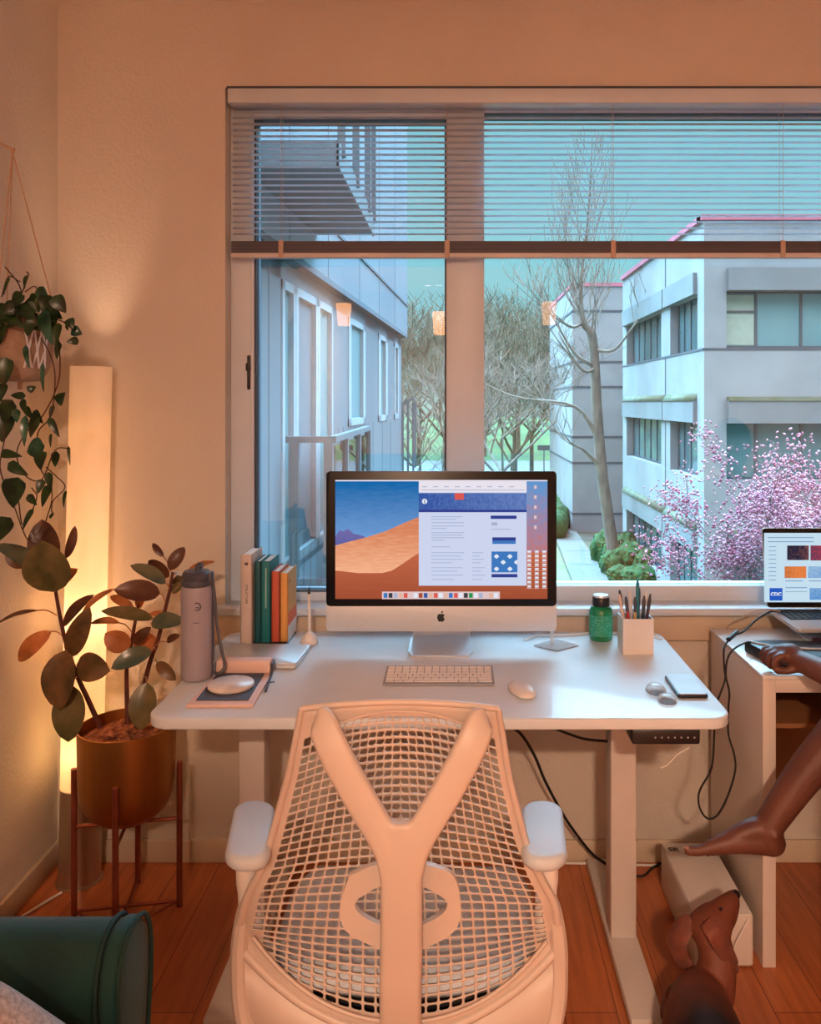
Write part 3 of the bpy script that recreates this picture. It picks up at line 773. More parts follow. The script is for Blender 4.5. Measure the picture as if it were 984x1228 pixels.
for i in range(len(sec)-1):
    a = i*4; b_ = a+4
    fs += [(a,a+1,b_+1,b_), (a+2,b_+2,b_+3,a+3), (a,b_,b_+2,a+2), (a+1,a+3,b_+3,b_+1)]
fs += [(0,2,3,1), tuple(len(vs)-4+k for k in (0,1,3,2))]
stp.add(vs, fs, 0, False)
smooth_angle(stp.build('stand', M['alu'], im), 50)

# keyboard
kb = thing('computer_keyboard', 'slim white wireless keyboard lying in front of the desktop computer', 'keyboard', (-0.051, 2.09, DZ))
ky0, ky1, kx0, kx1 = 2.03, 2.152, -0.188, 0.088
vs = [(x, y, z) for (y, z) in ((ky0,DZ+0.001),(ky1,DZ+0.001),(ky1,DZ+0.011),(ky0,DZ+0.005)) for x in (kx0, kx1)]
MB().add(vs, [(0,1,3,2),(2,3,5,4),(4,5,7,6),(6,7,1,0),(0,2,4,6),(1,7,5,3)], 0).build('case', mat('keyboard_case', (150,152,158), 0.5), kb)
rows = [14,14,14,13,12,7]
for r_, n in enumerate(rows):
    ya = ky1 - 0.006 - r_*0.0187; yb_ = ya-0.0158 if r_ else ya-0.011
    if r_: ya += 0.004; yb_ += 0.004
    wid = [1.0]*n
    if r_ == 5: wid = [1,1,1.2,5,1.2,1,1.6]
    if r_ == 3: wid[0] = wid[-1] = 1.5
    if r_ == 4: wid[0] = wid[-1] = 2
    tot = sum(wid); x = kx0+0.004; unit = (kx1-kx0-0.008)/tot
    for wd in wid:
        xa, xb = x+0.001, x+unit*wd-0.001
        def kz(y): return DZ+0.0052+(y-ky0)/(ky1-ky0)*0.006
        m_ = MB(); m_.add([(xa,yb_,kz(yb_)),(xb,yb_,kz(yb_)),(xb,ya,kz(ya)),(xa,ya,kz(ya))]+[(xa+.0004,yb_+.0004,kz(yb_)+.0016),(xb-.0004,yb_+.0004,kz(yb_)+.0016),(xb-.0004,ya-.0004,kz(ya)+.0016),(xa+.0004,ya-.0004,kz(ya)+.0016)],
              [(4,5,6,7),(0,1,5,4),(1,2,6,5),(2,3,7,6),(3,0,4,7)])
        m_.build('key', M['white'], kb)
        x += unit*wd

# mouse
def dome(c, sx, sy, h, rot=0.0, n=24, k=8, base=0.002, p=2.4):
    mb = MB(); R_ = Matrix.Rotation(rot, 3, 'Z'); c = Vector(c); vs = []
    prof = [(0.94,0.0),(1.0,base)] + [(math.cos(t*PI/2/k)**(0.75), base+(h-base)*math.sin(t*PI/2/k)) for t in range(1, k)] + [(0.02,h)]
    for r, z in prof:
        for j in range(n):
            a = 2*PI*j/n; ca, sa = math.cos(a), math.sin(a)
            f = (abs(ca)**p + abs(sa)**p)**(-1/p)
            vs.append(c + R_ @ Vector((sx*r*f*ca, sy*r*f*sa, z)))
    K = len(prof)
    fs = [(i*n+j, i*n+(j+1)%n, (i+1)*n+(j+1)%n, (i+1)*n+j) for i in range(K-1) for j in range(n)] + [tuple(range(n)), tuple((K-1)*n+j for j in range(n))]
    mb.add(vs, fs, 0, True); return mb
ms = thing('computer_mouse', 'smooth white wireless mouse lying alone on the right half of the desk', 'mouse', (0.152, 1.985, DZ))
dome((0.152,1.985,DZ+0.003), 0.029, 0.056, 0.019, 0.25).build('shell', M['white'], ms)
dome((0.152,1.985,DZ), 0.026, 0.052, 0.004, 0.25).build('base', M['alu'], ms)

# phone
ph = thing('mobile_phone', 'smartphone lying face up near the right edge of the desk', 'phone', (0.557, 2.015, DZ))
pr = MB().prism(rrect(-0.036,0.036,-0.072,0.072,0.009), 0, 0.009, r=0.0025)
R_ = Matrix.Translation((0.556,2.015,DZ)) @ Matrix.Rotation(-0.02, 4, 'Z')
for m_ in (pr,): m_.v = [R_ @ v for v in m_.v]
smooth_angle(pr.build('case', M['black'], ph))
pg = MB().prism(rrect(-0.033,0.033,-0.069,0.069,0.007), 0.009, 0.0108); pg.v = [R_ @ v for v in pg.v]
M['pscreen'] = mat('phone_glass_sky_sheen', (205,208,218), 0.3, coat=0.6)  # pale colour stands in for sky mirrored in the glass
pg.build('screen', M['pscreen'], ph)
# clear case
def clearplastic():
    m, nt, out = newmat('clear_plastic'); N, L = nt.nodes, nt.links
    t = N.new('ShaderNodeBsdfTransparent'); t.inputs['Color'].default_value = (0.95,0.97,0.98,1)
    g = N.new('ShaderNodeBsdfPrincipled'); g.inputs['Base Color'].default_value = lin((215,220,222)); g.inputs['Roughness'].default_value = 0.15
    lw_ = N.new('ShaderNodeLayerWeight'); lw_.inputs['Blend'].default_value = 0.35
    nz = N.new('ShaderNodeTexNoise'); nz.inputs['Scale'].default_value = 60; ad = N.new('ShaderNodeMath'); ad.operation = 'MULTIPLY_ADD'; ad.inputs[1].default_value = 0.15
    L.new(nz.outputs['Fac'], ad.inputs[0]); L.new(lw_.outputs['Facing'], ad.inputs[2])
    mx = N.new('ShaderNodeMixShader'); L.new(ad.outputs[0], mx.inputs[0]); L.new(t.outputs[0], mx.inputs[1]); L.new(g.outputs[0], mx.inputs[2]); L.new(mx.outputs[0], out.inputs[0]); return m
M['clear'] = clearplastic()
cc = thing('clear_plastic_case', 'small clear rounded plastic case lying between the mouse and the phone', 'case', (0.483,1.94,DZ))
dome((0.476,1.985,DZ), 0.023, 0.028, 0.022, 0.2).build('shell', M['clear'], cc)
dome((0.488,1.925,DZ), 0.022, 0.026, 0.018, -0.1).build('lid', M['clear'], cc)

# pen cup and pens
pc = thing('pen_cup', 'square white pen cup full of pens near the back right of the desk', 'cup', (0.498, 2.32, DZ))
cu_ = MB()
a0,a1,b0,b1 = 0.456,0.541,2.282,2.36
for (u0,u1,v0,v1) in ((a0,a1,b0,b0+.003),(a0,a1,b1-.003,b1),(a0,a0+.003,b0+.003,b1-.003),(a1-.003,a1,b0+.003,b1-.003)): cu_.box(u0,u1,v0,v1,DZ,DZ+0.098)
cu_.box(a0+.003,a1-.003,b0+.003,b1-.003,DZ,DZ+0.004)
cu_.build('body', M['white'], pc)
pens = [(-0.030,0.010,0.165,(40,40,60),-0.25,'dark blue pen with a white barrel band'),(-0.018,-0.012,0.150,(190,60,60),-0.2,'red-tipped pen leaning left'),(-0.006,0.015,0.160,(225,220,215),-0.08,'white pen standing near the middle'),
        (0.000,-0.010,0.148,(200,170,120),-0.05,'short pale wooden pencil'),(0.008,0.004,0.195,(40,130,150),0.02,'tall teal pen standing above the others'),(0.020,-0.012,0.150,(40,60,80),0.12,'navy pen leaning a little right'),
        (0.024,0.016,0.162,(230,225,220),0.18,'white pen leaning right'),(0.030,0.0,0.155,(70,50,70),0.26,'dark plum pen leaning farthest right'),(-0.026,-0.004,0.155,(220,200,190),-0.32,'cream pen leaning farthest left'),(0.012,0.018,0.168,(60,90,120),0.06,'slate blue pen behind the tall teal one')]
for i, (dx, dy, L_, c, tilt, lab) in enumerate(pens):
    bx = Vector((0.498+dx*0.7, 2.321+dy, DZ+0.006)); d = Vector((tilt*0.55, 0.03*((i % 3)-1), 1)).normalized()
    t = thing('pen', lab + ' in the white cup', 'pen', bx, 'pens in the white cup')
    pm = mat('pen_barrel_%s' % 'abcdefghij'[i], c, 0.35)
    MB().tube([bx, bx+d*L_*0.72], 0.0042, 10).build('barrel', pm, t)
    MB().tube([bx+d*L_*0.72, bx+d*L_*0.9, bx+d*L_], [0.0048,0.0048,0.0025], 10).build('cap', M['lid'] if i % 2 else pm, t)

# green bottle
gb = thing('supplement_bottle', 'green bottle with a black cap standing at the desk back beside the pen cup', 'bottle', (0.42,2.43,DZ))
MB().lathe([(0.030,0),(0.034,0.004),(0.034,0.085),(0.030,0.094),(0.022,0.098),(0.022,0.102)], (0.42,2.43,DZ), 32).build('body', M['green'], gb)
MB().lathe([(0.0345,0.016),(0.0345,0.076)], (0.42,2.43,DZ), 32).build('label', M['greenl'], gb)
MB().lathe([(0.024,0.100),(0.025,0.104),(0.025,0.124),(0.022,0.127)], (0.42,2.43,DZ), 32).build('cap', M['black'], gb)
MB().lathe([(0.0235,0.1265),(0.022,0.132),(0.0,0.133)], (0.42,2.43,DZ), 32).build('cap_top', M['alu'], gb)

# clear acrylic plate behind the screen edge with a white cable
M['acryl'] = mat('acrylic_plate', (200,215,222), 0.15, alpha=0.55)
st_ = thing('acrylic_stand', 'thin clear acrylic stand at the lower right of the big screen', 'stand', (0.27,2.46,DZ))
sq = MB().prism([(0.215,2.36),(0.275,2.305),(0.345,2.36),(0.285,2.42)], DZ, DZ+0.004)
sq.build('plate', M['clear'], st_)
MB().box(0.262,0.272,2.355,2.362,DZ+0.004,DZ+0.05).build('post', M['acryl'], st_)

# books
def book(xa, xb, yf, hgt, dep, c, pages, label, marks=None, cover=None):
    t = thing('book', label, 'book', ((xa+xb)/2, yf, DZ+0.003), 'books standing on the desk')
    cm = mat('cover_%d' % int(xa*-1000), c, 0.6, var=0.05); z0 = DZ+0.003
    cv = MB().box(xa, xb, yf, yf+0.004, z0, z0+hgt, r=0.001).box(xa, xa+0.0022, yf, yf+dep, z0, z0+hgt).box(xb-0.0022, xb, yf, yf+dep, z0, z0+hgt)
    cv.build('cover', cm, t)
    MB().box(xa+0.0022, xb-0.0022, yf+0.003, yf+dep-0.003, z0+0.002, z0+hgt-0.004).build('pages', M['paper'], t)
    if marks: marks(t, xa, xb, yf, z0, hgt)
M['ink'] = mat('dark_ink', (40,36,40), 0.6)
def mk1(t, xa, xb, yf, z0, h):
    m_ = MB(); cx_ = (xa+xb)/2
    text_mb(m_, 'M', 0.011, face_cam((cx_, yf-0.0003, z0+h-0.028)), bold=0.0008)
    text_mb(m_, 'STRUCTURE', 0.010, Matrix.Translation((cx_, yf-0.0003, z0+h-0.115)) @ Matrix.Rotation(PI/2,4,'X') @ Matrix.Rotation(-PI/2,4,'Z'))
    m_.build('spine_print', M['ink'], t)
M['lt'] = mat('pale_stripe', (150,196,184), 0.6)
def mk2(t, xa, xb, yf, z0, h):
    MB().box((xa+xb)/2-0.0015, (xa+xb)/2+0.002, yf-0.0003, yf+0.001, z0+0.10, z0+h-0.02).build('spine_stripe', M['lt'], t)
M['or2'] = mat('orange_band', (232,112,72), 0.6); M['wh2'] = mat('white_band', (226,220,210), 0.6)
def mk4(t, xa, xb, yf, z0, h):
    MB().box(xb-0.0005, xb+0.0003, yf+0.001, yf+0.125, z0+0.045, z0+0.082).build('orange_band', M['or2'], t)
    MB().box(xb-0.0005, xb+0.0003, yf+0.001, yf+0.125, z0, z0+0.045).build('white_band', M['wh2'], t)
    MB().box(xb-0.0005, xb+0.0004, yf+0.02, yf+0.028, z0+h-0.034, z0+h-0.022).build('cover_emblem', M['ink'], t)
book(-0.631, -0.598, 2.376, 0.258, 0.125, (205,190,182), None, 'tall white book, leftmost and tallest of the standing books', mk1)
book(-0.592, -0.575, 2.385, 0.236, 0.118, (12,84,92), None, 'dark teal book between the tall white book and the striped one')
book(-0.573, -0.548, 2.385, 0.236, 0.12, (18,116,124), None, 'teal hardback with a pale stripe down its spine', mk2)
book(-0.545, -0.522, 2.392, 0.205, 0.12, (196,90,66), None, 'brick-red book between the teal and the yellow books')
book(-0.520, -0.498, 2.395, 0.200, 0.125, (222,160,86), None, 'orange-yellow book with an orange and white band, rightmost of the books', mk4)
be = MB().box(-0.634, -0.494, 2.372, 2.50, DZ, DZ+0.0028, r=0.0008).box(-0.638,-0.634,2.40,2.50,DZ,DZ+0.12)
tag(be.build('bookend', M['black'], origin=(-0.56,2.43,DZ)), 'thin black metal bookend under the row of books', 'bookend')

# stylus on a round stand
ps = thing('stylus_stand', 'small white domed stylus holder standing right of the books', 'holder', (-0.434,2.384,DZ))
MB().lathe([(0.022,0),(0.026,0.004),(0.025,0.012),(0.018,0.024),(0.009,0.034),(0.006,0.036),(0.0055,0.012)], (-0.434,2.384,DZ), 28).build('base', M['white'], ps)
sy = thing('stylus', 'thin white stylus with a dark tip standing upright in its holder', 'stylus', (-0.434,2.384,DZ+0.012))
MB().tube([(-0.434,2.384,DZ+0.014),(-0.4345,2.384,DZ+0.145)], 0.0045, 12).build('barrel', M['white'], sy)
MB().tube([(-0.4345,2.384,DZ+0.145),(-0.4345,2.384,DZ+0.152),(-0.4345,2.384,DZ+0.166)], [0.0045,0.0036,0.0008], 12).build('tip', M['black'], sy)

# closed laptop lying behind the notebook
cl = thing('closed_laptop', 'closed silver laptop lying flat in front of the books', 'laptop', (-0.54,2.23,DZ))
Rz = Matrix.Translation((-0.548,2.245,DZ)) @ Matrix.Rotation(-0.05, 4, 'Z')
for nm, z0, z1 in (('base',0.002,0.0095),('lid',0.0100,0.0165)):
    q = MB().prism(rrect(-0.125,0.125,-0.085,0.085,0.009), z0, z1, r=0.0015); q.v = [Rz @ v for v in q.v]
    smooth_angle(q.build(nm, M['silver'], cl))

# notepad tray with coaster
nb = thing('notepad_holder', 'blush notepad holder with a dark slate pad and raised rear block', 'notepad', (-0.555,2.02,DZ))
q = MB().prism([(-0.626,1.885),(-0.472,1.885),(-0.480,2.140),(-0.622,2.140)], DZ, DZ+0.007, r=0.0015); smooth_angle(q.build('tray', M['pink'], nb))
q = MB().prism([(-0.611,1.91),(-0.490,1.91),(-0.496,2.097),(-0.616,2.097)], DZ+0.007, DZ+0.0095); q.build('pad', M['pad_dark'], nb)
q = MB().box(-0.622,-0.482,2.098,2.138,DZ+0.0072,DZ+0.040, r=0.006); smooth_angle(q.build('rear_block', M['pink'], nb))
q = MB().box(-0.4815,-0.476,2.102,2.134,DZ+0.010,DZ+0.034, r=0.002); q.build('end_cap', M['lid'], nb)
q = MB().tube([(-0.466,1.98,DZ+0.0045),(-0.482,2.115,DZ+0.0045)], 0.0035, 8).tube([(-0.474,2.04,DZ+0.005),(-0.458,2.045,DZ+0.005)], 0.0015, 6); q.build('pen_loop', M['pad_dark'], nb)
cs = MB().lathe([(0.052,0.0002),(0.055,0.003),(0.055,0.009),(0.053,0.0115),(0.0,0.012)], (-0.553,1.995,DZ+0.0095), 40)
tag(cs.build('coaster', M['marble'], origin=(-0.553,1.995,DZ+0.0095)), 'round white marble coaster lying on the dark notepad', 'coaster')

# water bottle
bx_, by_ = -0.665, 2.085
wbt = thing('water_bottle', 'frosted grey water bottle with a dark flip lid at the desk left edge', 'bottle', (bx_,by_,DZ))
MB().lathe([(0.030,0),(0.037,0.003),(0.039,0.012),(0.0385,0.10),(0.0385,0.225),(0.036,0.236),(0.033,0.24)], (bx_,by_,DZ), 36).build('body', M['frost'], wbt)
lidm = MB().lathe([(0.035,0.236),(0.038,0.240),(0.038,0.252),(0.0345,0.254),(0.0345,0.257),(0.036,0.260),(0.036,0.268),(0.030,0.274),(0.0,0.275)], (bx_,by_,DZ), 36)
lidm.box(bx_+0.020,bx_+0.041,by_-0.012,by_+0.012,DZ+0.242,DZ+0.272,r=0.004)
lid_o = smooth_angle(lidm.build('lid', M['lid'], wbt))
MB().tube(crv([(bx_+0.004,by_,DZ+0.270),(bx_+0.004,by_,DZ+0.285),(bx_+0.014,by_,DZ+0.288)],5), 0.0075, 10).build('spout', M['lid'], lid_o)
MB().tube(crv([(bx_-0.034,by_,DZ+0.262),(bx_-0.05,by_-0.004,DZ+0.266),(bx_-0.046,by_-0.02,DZ+0.275),(bx_-0.03,by_-0.02,DZ+0.27)],5), 0.0022, 6).build('carry_clip', M['alu'], lid_o)
stt = crv([(bx_+0.040,by_,DZ+0.25),(bx_+0.046,by_,DZ+0.20),(bx_+0.052,by_-0.003,DZ+0.14),(bx_+0.066,by_-0.01,DZ+0.075),(bx_+0.074,by_-0.012,DZ+0.035),(bx_+0.062,by_-0.02,DZ+0.020),(bx_+0.046,by_-0.012,DZ+0.026),(bx_+0.042,by_,DZ+0.08),(bx_+0.0405,by_,DZ+0.18),(bx_+0.040,by_,DZ+0.245)],6)
MB().tube(stt, 0.0042, 8, flat=0.35).build('strap', M['lid'], wbt)
lgm = MB()
text_mb(lgm, 'O', 0.03, face_cam((bx_+0.012, by_-0.0375, DZ+0.19))); lgm.box(bx_+0.009,bx_+0.018,by_-0.0378,by_-0.037,DZ+0.188,DZ+0.190).box(bx_+0.004,bx_+0.018,by_-0.0386,by_-0.0378,DZ+0.150,DZ+0.1515)
lgm.build('printed_mark', M['lid'], wbt)

# ================================================================== FLOOR LAMP in the corner
LB = Vector((-1.150, 2.49, 0)); LT = Vector((-1.118, 2.50, 1.557))
fl = thing('floor_lamp', 'tall slim column floor lamp glowing in the corner behind the potted plant', 'lamp', LB)
def lampax(z): return LB.lerp(LT, z/1.557)
def col_mesh(z0, z1, r0, r1, n=32):
    vs = []; 
    for z, r in ((z0,r0),(z1,r1)):
        c = lampax(z)
        for j in range(n):
            a = 2*PI*j/n; vs.append((c.x+r*math.cos(a), c.y+r*math.sin(a), z))
    m_ = MB(); m_.add(vs, [(j,(j+1)%n,n+(j+1)%n,n+j) for j in range(n)], 0, True); return m_
M['lampbase'] = mat('brushed_nickel', (190,172,150), 0.35, metal=0.85, var=0.05, scale=20, stretch=(1,1,0.05))
M['shade_t'] = mat('lamp_shade_paper', (240,232,222), 0.8, var=0.02, trans=0.55)
M['shade_lit'] = emis('lit_diffuser', (255,214,150), 2.2)
bs = MB().lathe([(0.066,0),(0.066,0.006),(0.058,0.010)], LB, 32); bs.build('base_plate', M['lampbase'], fl)
bs = col_mesh(0.008, 0.29, 0.060, 0.059); b_ = col_mesh(0.2899, 0.29, 0.059, 0.001); bs.add(b_.v, b_.f, 0); bs.build('base', M['lampbase'], fl)
shm = col_mesh(0.288, 1.557, 0.060, 0.059); i_ = col_mesh(0.288, 1.557, 0.058, 0.057); shm.add(i_.v, i_.f, 0, True)
shm.build('lamp_shade', M['shade_t'], fl)
bm_ = MB().tube([lampax(0.31), lampax(0.34)], 0.016, 14); bm_.build('socket', M['white'], fl)
M['bulb'] = emis('lit_bulb', (255,214,150), 30)
bb = MB().ball(lampax(0.40), 0.026, 0, 2, (1,1,1.5)); bb.build('bulb', M['bulb'], fl)
bb = MB().ball(lampax(1.38), 0.018, 0, 2, (1,1,1.5)); bb.tube([lampax(0.42), lampax(1.36)], 0.004, 6); bb.build('upper_bulb', emis('lit_upper_bulb', (255,190,120), 7), fl)
LW = (1.0, 0.53, 0.20)
point('lamp_bulb_light', lampax(0.40), 190, LW, 0.03)
point('lamp_middle_light', lampax(0.80), 14, (1.0,0.6,0.34), 0.03)
point('lamp_upper_light', lampax(1.38), 60, (1.0,0.6,0.36), 0.02)
cb = MB().tube(crv([(-1.17,2.42,0.005),(-1.20,2.36,0.005),(-1.235,2.27,0.005),(-1.25,2.1,0.005),(-1.25,1.6,0.005),(-1.25,1.0,0.005)],8), 0.004, 8)
tag(cb.build('lamp_cord', M['white'], origin=(-1.22,2.2,0)), 'white cord running along the left wall from the floor lamp', 'cord')

# ================================================================== PLANT STAND AND RUBBER PLANT
PC = Vector((-0.942, 2.335, 0)); PR = 0.128
ps_ = thing('plant_stand', 'dark copper four-legged stand holding the brass planter', 'plant stand', PC)
legs = []
for k in range(4):
    a = math.radians(10 + 90*k - 90); c = PC + Vector((math.cos(a), math.sin(a), 0))*0.142; legs.append(c)
    MB().tube([c+Vector((0,0,0.002)), c+Vector((0,0,0.418))], 0.0085, 12).build('leg', M['stand'], ps_)
for z in (0.255, 0.018):
    for k in range(2):
        MB().tube([legs[k]+Vector((0,0,z)), legs[k+2]+Vector((0,0,z+0.0001))], 0.005, 8).build('crossbar', M['stand'], ps_)
MB().tube([legs[1]+Vector((0,0,0.02)), legs[0]+Vector((0,0,0.02))], 0.004, 8).tube([legs[3]+Vector((0,0,0.02)), legs[0]+Vector((0,0,0.02))], 0.004, 8).build('floor_bar', M['stand'], ps_)
pl = thing('potted_rubber_plant', 'variegated rubber plant in a round-bottomed brass planter left of the desk', 'plant', (PC.x, PC.y, 0.262))
MB().lathe([(0.0,0.262),(0.04,0.264),(0.08,0.276),(0.108,0.300),(0.124,0.335),(0.130,0.38),(0.132,0.535),(0.129,0.536),(0.127,0.50),(0.127,0.38)], PC, 56).build('planter', M['brass'], pl)
rs = random.Random(4); sm_ = MB(); vs = []; nr, na = 8, 28
for i in range(nr+1):
    for j in range(na):
        a = 2*PI*j/na; r = 0.127*i/nr
        vs.append((PC.x+r*math.cos(a), PC.y+r*math.sin(a), 0.500+0.022*(1-(i/nr)**2)+rs.uniform(-0.006,0.007)*(i < nr)))
sm_.add(vs, [(i*na+j, i*na+(j+1)%na, (i+1)*na+(j+1)%na, (i+1)*na+j) for i in range(nr) for j in range(na)], 0, False)
for i in range(26):
    a, r = rs.uniform(0, 6.28), rs.uniform(0, 0.095)
    sm_.ball((PC.x+r*math.cos(a), PC.y+r*math.sin(a), 0.522), rs.uniform(0.006,0.014), 0, 1, (1.4,1,0.6), Matrix.Rotation(rs.uniform(0,3),4,'Z'))
sm_.build('soil', M['soil'], pl)
PY = 2.30
stems = {'a': [(120,872,2.33),(106,840,2.31),(93,812,2.30),(81,778,2.29),(73,745,2.28),(66,705,2.27),(60,670,2.27)],
         'b': [(153,868,2.36),(152,830,2.37),(152,800,2.37),(158,768,2.37),(163,740,2.37),(169,708,2.37)],
         'c': [(163,872,2.32),(172,825,2.31),(181,790,2.30),(189,768,2.30),(197,735,2.29),(204,705,2.29),(207,686,2.29)]}
for k, pts in stems.items():
    n = len(pts); cp = crv([P(*p) for p in pts], 5)
    MB().tube(cp, [0.0075-0.0035*i/len(cp) for i in range(len(cp))], 8).build('stem', M['stem'], pl)
# base px, tip px, width px, depth, material, depth step to the tip, sideways turn of the blade, where it leaves the stem
LV = [((66,710),(50,646),54,2.22,'leafg',-0.04,(0.1,-1,0.25),None),((60,682),(50,619),36,2.27,'leaf2',0.0,(0.2,-1,0),None),
 ((79,670),(90,628),11,2.28,'leaf2',0.02,(0.8,-1,0),None),((62,698),(-8,648),26,2.26,'leafb',-0.06,(0,-0.6,1),None),
 ((27,682),(12,654),20,2.29,'leaf2',0.0,(0.1,-1,0.2),(58,690)),((67,706),(93,680),18,2.28,'leafo',0.03,(-0.2,-1,0.4),None),
 ((45,732),(-4,746),7,2.26,'leaf2',-0.05,(0,-0.5,1),(68,738)),((76,752),(113,710),17,2.29,'leaf2',0.02,(-0.6,-1,0.3),None),
 ((84,788),(108,724),25,2.26,'leaf',-0.02,(0.2,-1,0.1),None),((98,737),(138,703),10,2.27,'leafo',0.02,(0,-0.7,1),(80,760)),
 ((62,757),(22,789),22,2.31,'leafo',0.03,(0,-1,0.3),(78,766)),((80,779),(70,847),42,2.22,'leaf',-0.02,(-0.1,-1,0.1),None),
 ((87,822),(82,888),38,2.25,'leafg',-0.02,(0.1,-1,0.1),(92,812)),((92,797),(132,802),33,2.24,'leaf',-0.02,(0,-1,0.3),None),
 ((160,728),(132,713),11,2.38,'leafo',0.02,(0,-1,0.5),None),((166,730),(173,704),12,2.37,'leafo',0.0,(0,-1,0.2),None),
 ((143,747),(108,746),11,2.35,'leafo',-0.02,(0,-0.6,1),(158,758)),((155,778),(126,757),26,2.34,'leafo',-0.02,(0.1,-1,0.3),None),
 ((160,772),(181,750),13,2.36,'leaf2',0.0,(0,-1,0.2),None),((160,776),(188,764),24,2.39,'leafo',0.03,(0,-1,0.3),None),
 ((192,712),(136,704),25,2.25,'leaf2',-0.06,(0,-1,0.45),(198,722)),((199,700),(156,675),17,2.27,'leafb',-0.03,(0,-0.8,0.8),(203,708)),
 ((203,692),(178,670),19,2.30,'leaf2',0.0,(0,-1,0),None),((203,684),(221,654),16,2.30,'leaf2',0.02,(0.1,-1,0.1),None),
 ((196,668),(183,650),8,2.31,'leaf2',0.01,(0.2,-1,0),(205,686)),((222,690),(258,671),11,2.31,'leafo',0.05,(0,-0.6,1),(206,690)),
 ((206,712),(219,698),11,2.30,'leafg',0.03,(0,-1,0.3),None),((184,742),(121,731),17,2.24,'leafg',-0.05,(0,-0.8,0.7),None),
 ((181,748),(222,742),20,2.25,'leafb',-0.03,(0,-1,0.6),(194,750)),((200,770),(216,760),9,2.27,'leaf2',-0.01,(0,-1,0.6),(187,774)),
 ((182,780),(133,799),22,2.23,'leafb',-0.05,(0.1,-1,0.5),(186,778)),((188,794),(211,814),15,2.27,'leaf',-0.01,(0.2,-1,0.2),(184,793)),
 ((176,818),(168,874),32,2.25,'leafg',-0.03,(0.1,-1,0.1),(174,812)),((176,738),(206,738),9,2.36,'leafo',0.02,(0,-0.7,1),(163,742)),
 ((206,700),(232,690),13,2.33,'leaf',0.03,(0,-0.9,0.6),None)]
for i, (b_, t_, w_, Y_, mk_, dy, nr_, at) in enumerate(LV):
    bp_, tp_ = P(b_[0], b_[1], Y_), P(t_[0], t_[1], Y_+dy)
    l_ = leaf_mb(bp_, tp_, w_/F*Y_, nr_, 0.22, 0.10 if mk_ != 'leafg' else 0.05, n=10).build('leaf', M[mk_], pl)
    m_ = MB()
    if at: m_.tube(crv([P(at[0], at[1], Y_+0.02), P((at[0]+b_[0])/2, (at[1]+b_[1])/2-3, Y_+0.01), bp_], 4), 0.0018, 6)
    nn2 = Vector(nr_).normalized()
    m_.tube([bp_, bp_.lerp(tp_, 0.5)+nn2*0.004, bp_.lerp(tp_, 0.9)+nn2*0.002], [0.0018,0.0012,0.0005], 5)
    m_.build('leaf_vein', M['vein'], l_)

# ================================================================== HANGING PLANTER WITH TRAILING PLANT
HC = P(24, 383, 2.17); HC = Vector((HC.x, 2.17, HC.z))
hp_ = thing('hanging_pothos', 'trailing heart-leaved vine in a clay pot hanging by cords on the left wall', 'plant', HC + Vector((0,0,-0.16)))
MB().lathe([(0.0,-0.165),(0.05,-0.163),(0.066,-0.14),(0.078,-0.10),(0.085,0.0),(0.088,0.002),(0.081,0.0),(0.076,-0.04)], HC, 40).build('planter', M['planter'], hp_)
MB().lathe([(0.0,-0.018),(0.078,-0.022)], HC, 24).build('soil', M['soil'], hp_)
HK = P(15, 182, 2.17)
rp = MB()
for k in range(3):
    a = math.radians(20+120*k); r_ = Vector((math.cos(a), math.sin(a), 0))
    rp.tube([HK, HC + r_*0.089 + Vector((0,0,0.0)), HC + r_*0.080 + Vector((0,0,-0.12)), HC + Vector((0,0,-0.17))], 0.0016, 6)
rp.tube([HC+Vector((0,0,-0.165)), HC+Vector((0,0,-0.185))], 0.006, 8)
rp.build('hanging_cord', M['rope'], hp_)
ht = MB()
for k in range(3):                                                      # pale knotted net on the side of the pot
    a0 = math.radians(-48 + k*15)
    for s in (-1, 1):
        ht.tube([HC+Vector((math.cos(a0+s*0.12)*0.0865, math.sin(a0+s*0.12)*0.0865, -0.03)), HC+Vector((math.cos(a0)*0.083, math.sin(a0)*0.083, -0.085)), HC+Vector((math.cos(a0-s*0.12)*0.074, math.sin(a0-s*0.12)*0.074, -0.13))], 0.0024, 6)
ht.build('net', M['glasstrap'], hp_)
hkm = MB().tube(crv([Vector((XL+0.001, 2.17, HK.z+0.03)), Vector((XL+0.03, 2.17, HK.z+0.028)), HK+Vector((-0.01,0,0.012)), HK+Vector((0.0,0,-0.002)), HK+Vector((0.006,0,0.01))], 6), 0.003, 8)
tag(hkm.build('wall_hook', M['rope'], origin=(XL,2.17,HK.z)), 'small hook in the left wall carrying the hanging plant cords', 'hook')
vines = [[(20,380),(45,400),(62,430),(66,460),(60,500),(45,520),(48,560),(60,580),(62,600),(55,625)],
         [(10,380),(4,430),(2,480),(6,520),(0,560),(10,590),(18,610),(27,635),(34,648),(44,652)],
         [(40,378),(66,392),(72,440),(66,470),(50,500),(30,520),(20,545),(30,570),(50,575),(66,540),(84,538)],
         [(50,378),(76,386),(88,396)],[(28,360),(22,340),(6,320)],[(26,352),(34,330),(32,326)],[(30,350),(43,344),(47,370)],[(2,356),(10,332),(24,338)],
         [(22,600),(28,630),(44,598),(38,585)],[(55,560),(66,570),(78,584),(64,600),(62,612),(64,618)]]
vm = MB(); rv = random.Random(9)
for vv in vines:
    vm.tube(crv([P(x, y, 2.10+0.03*math.sin(i*1.3)) for i, (x, y) in enumerate(vv)], 5), 0.0016, 6)
vm.build('vine', M['vine'], hp_)
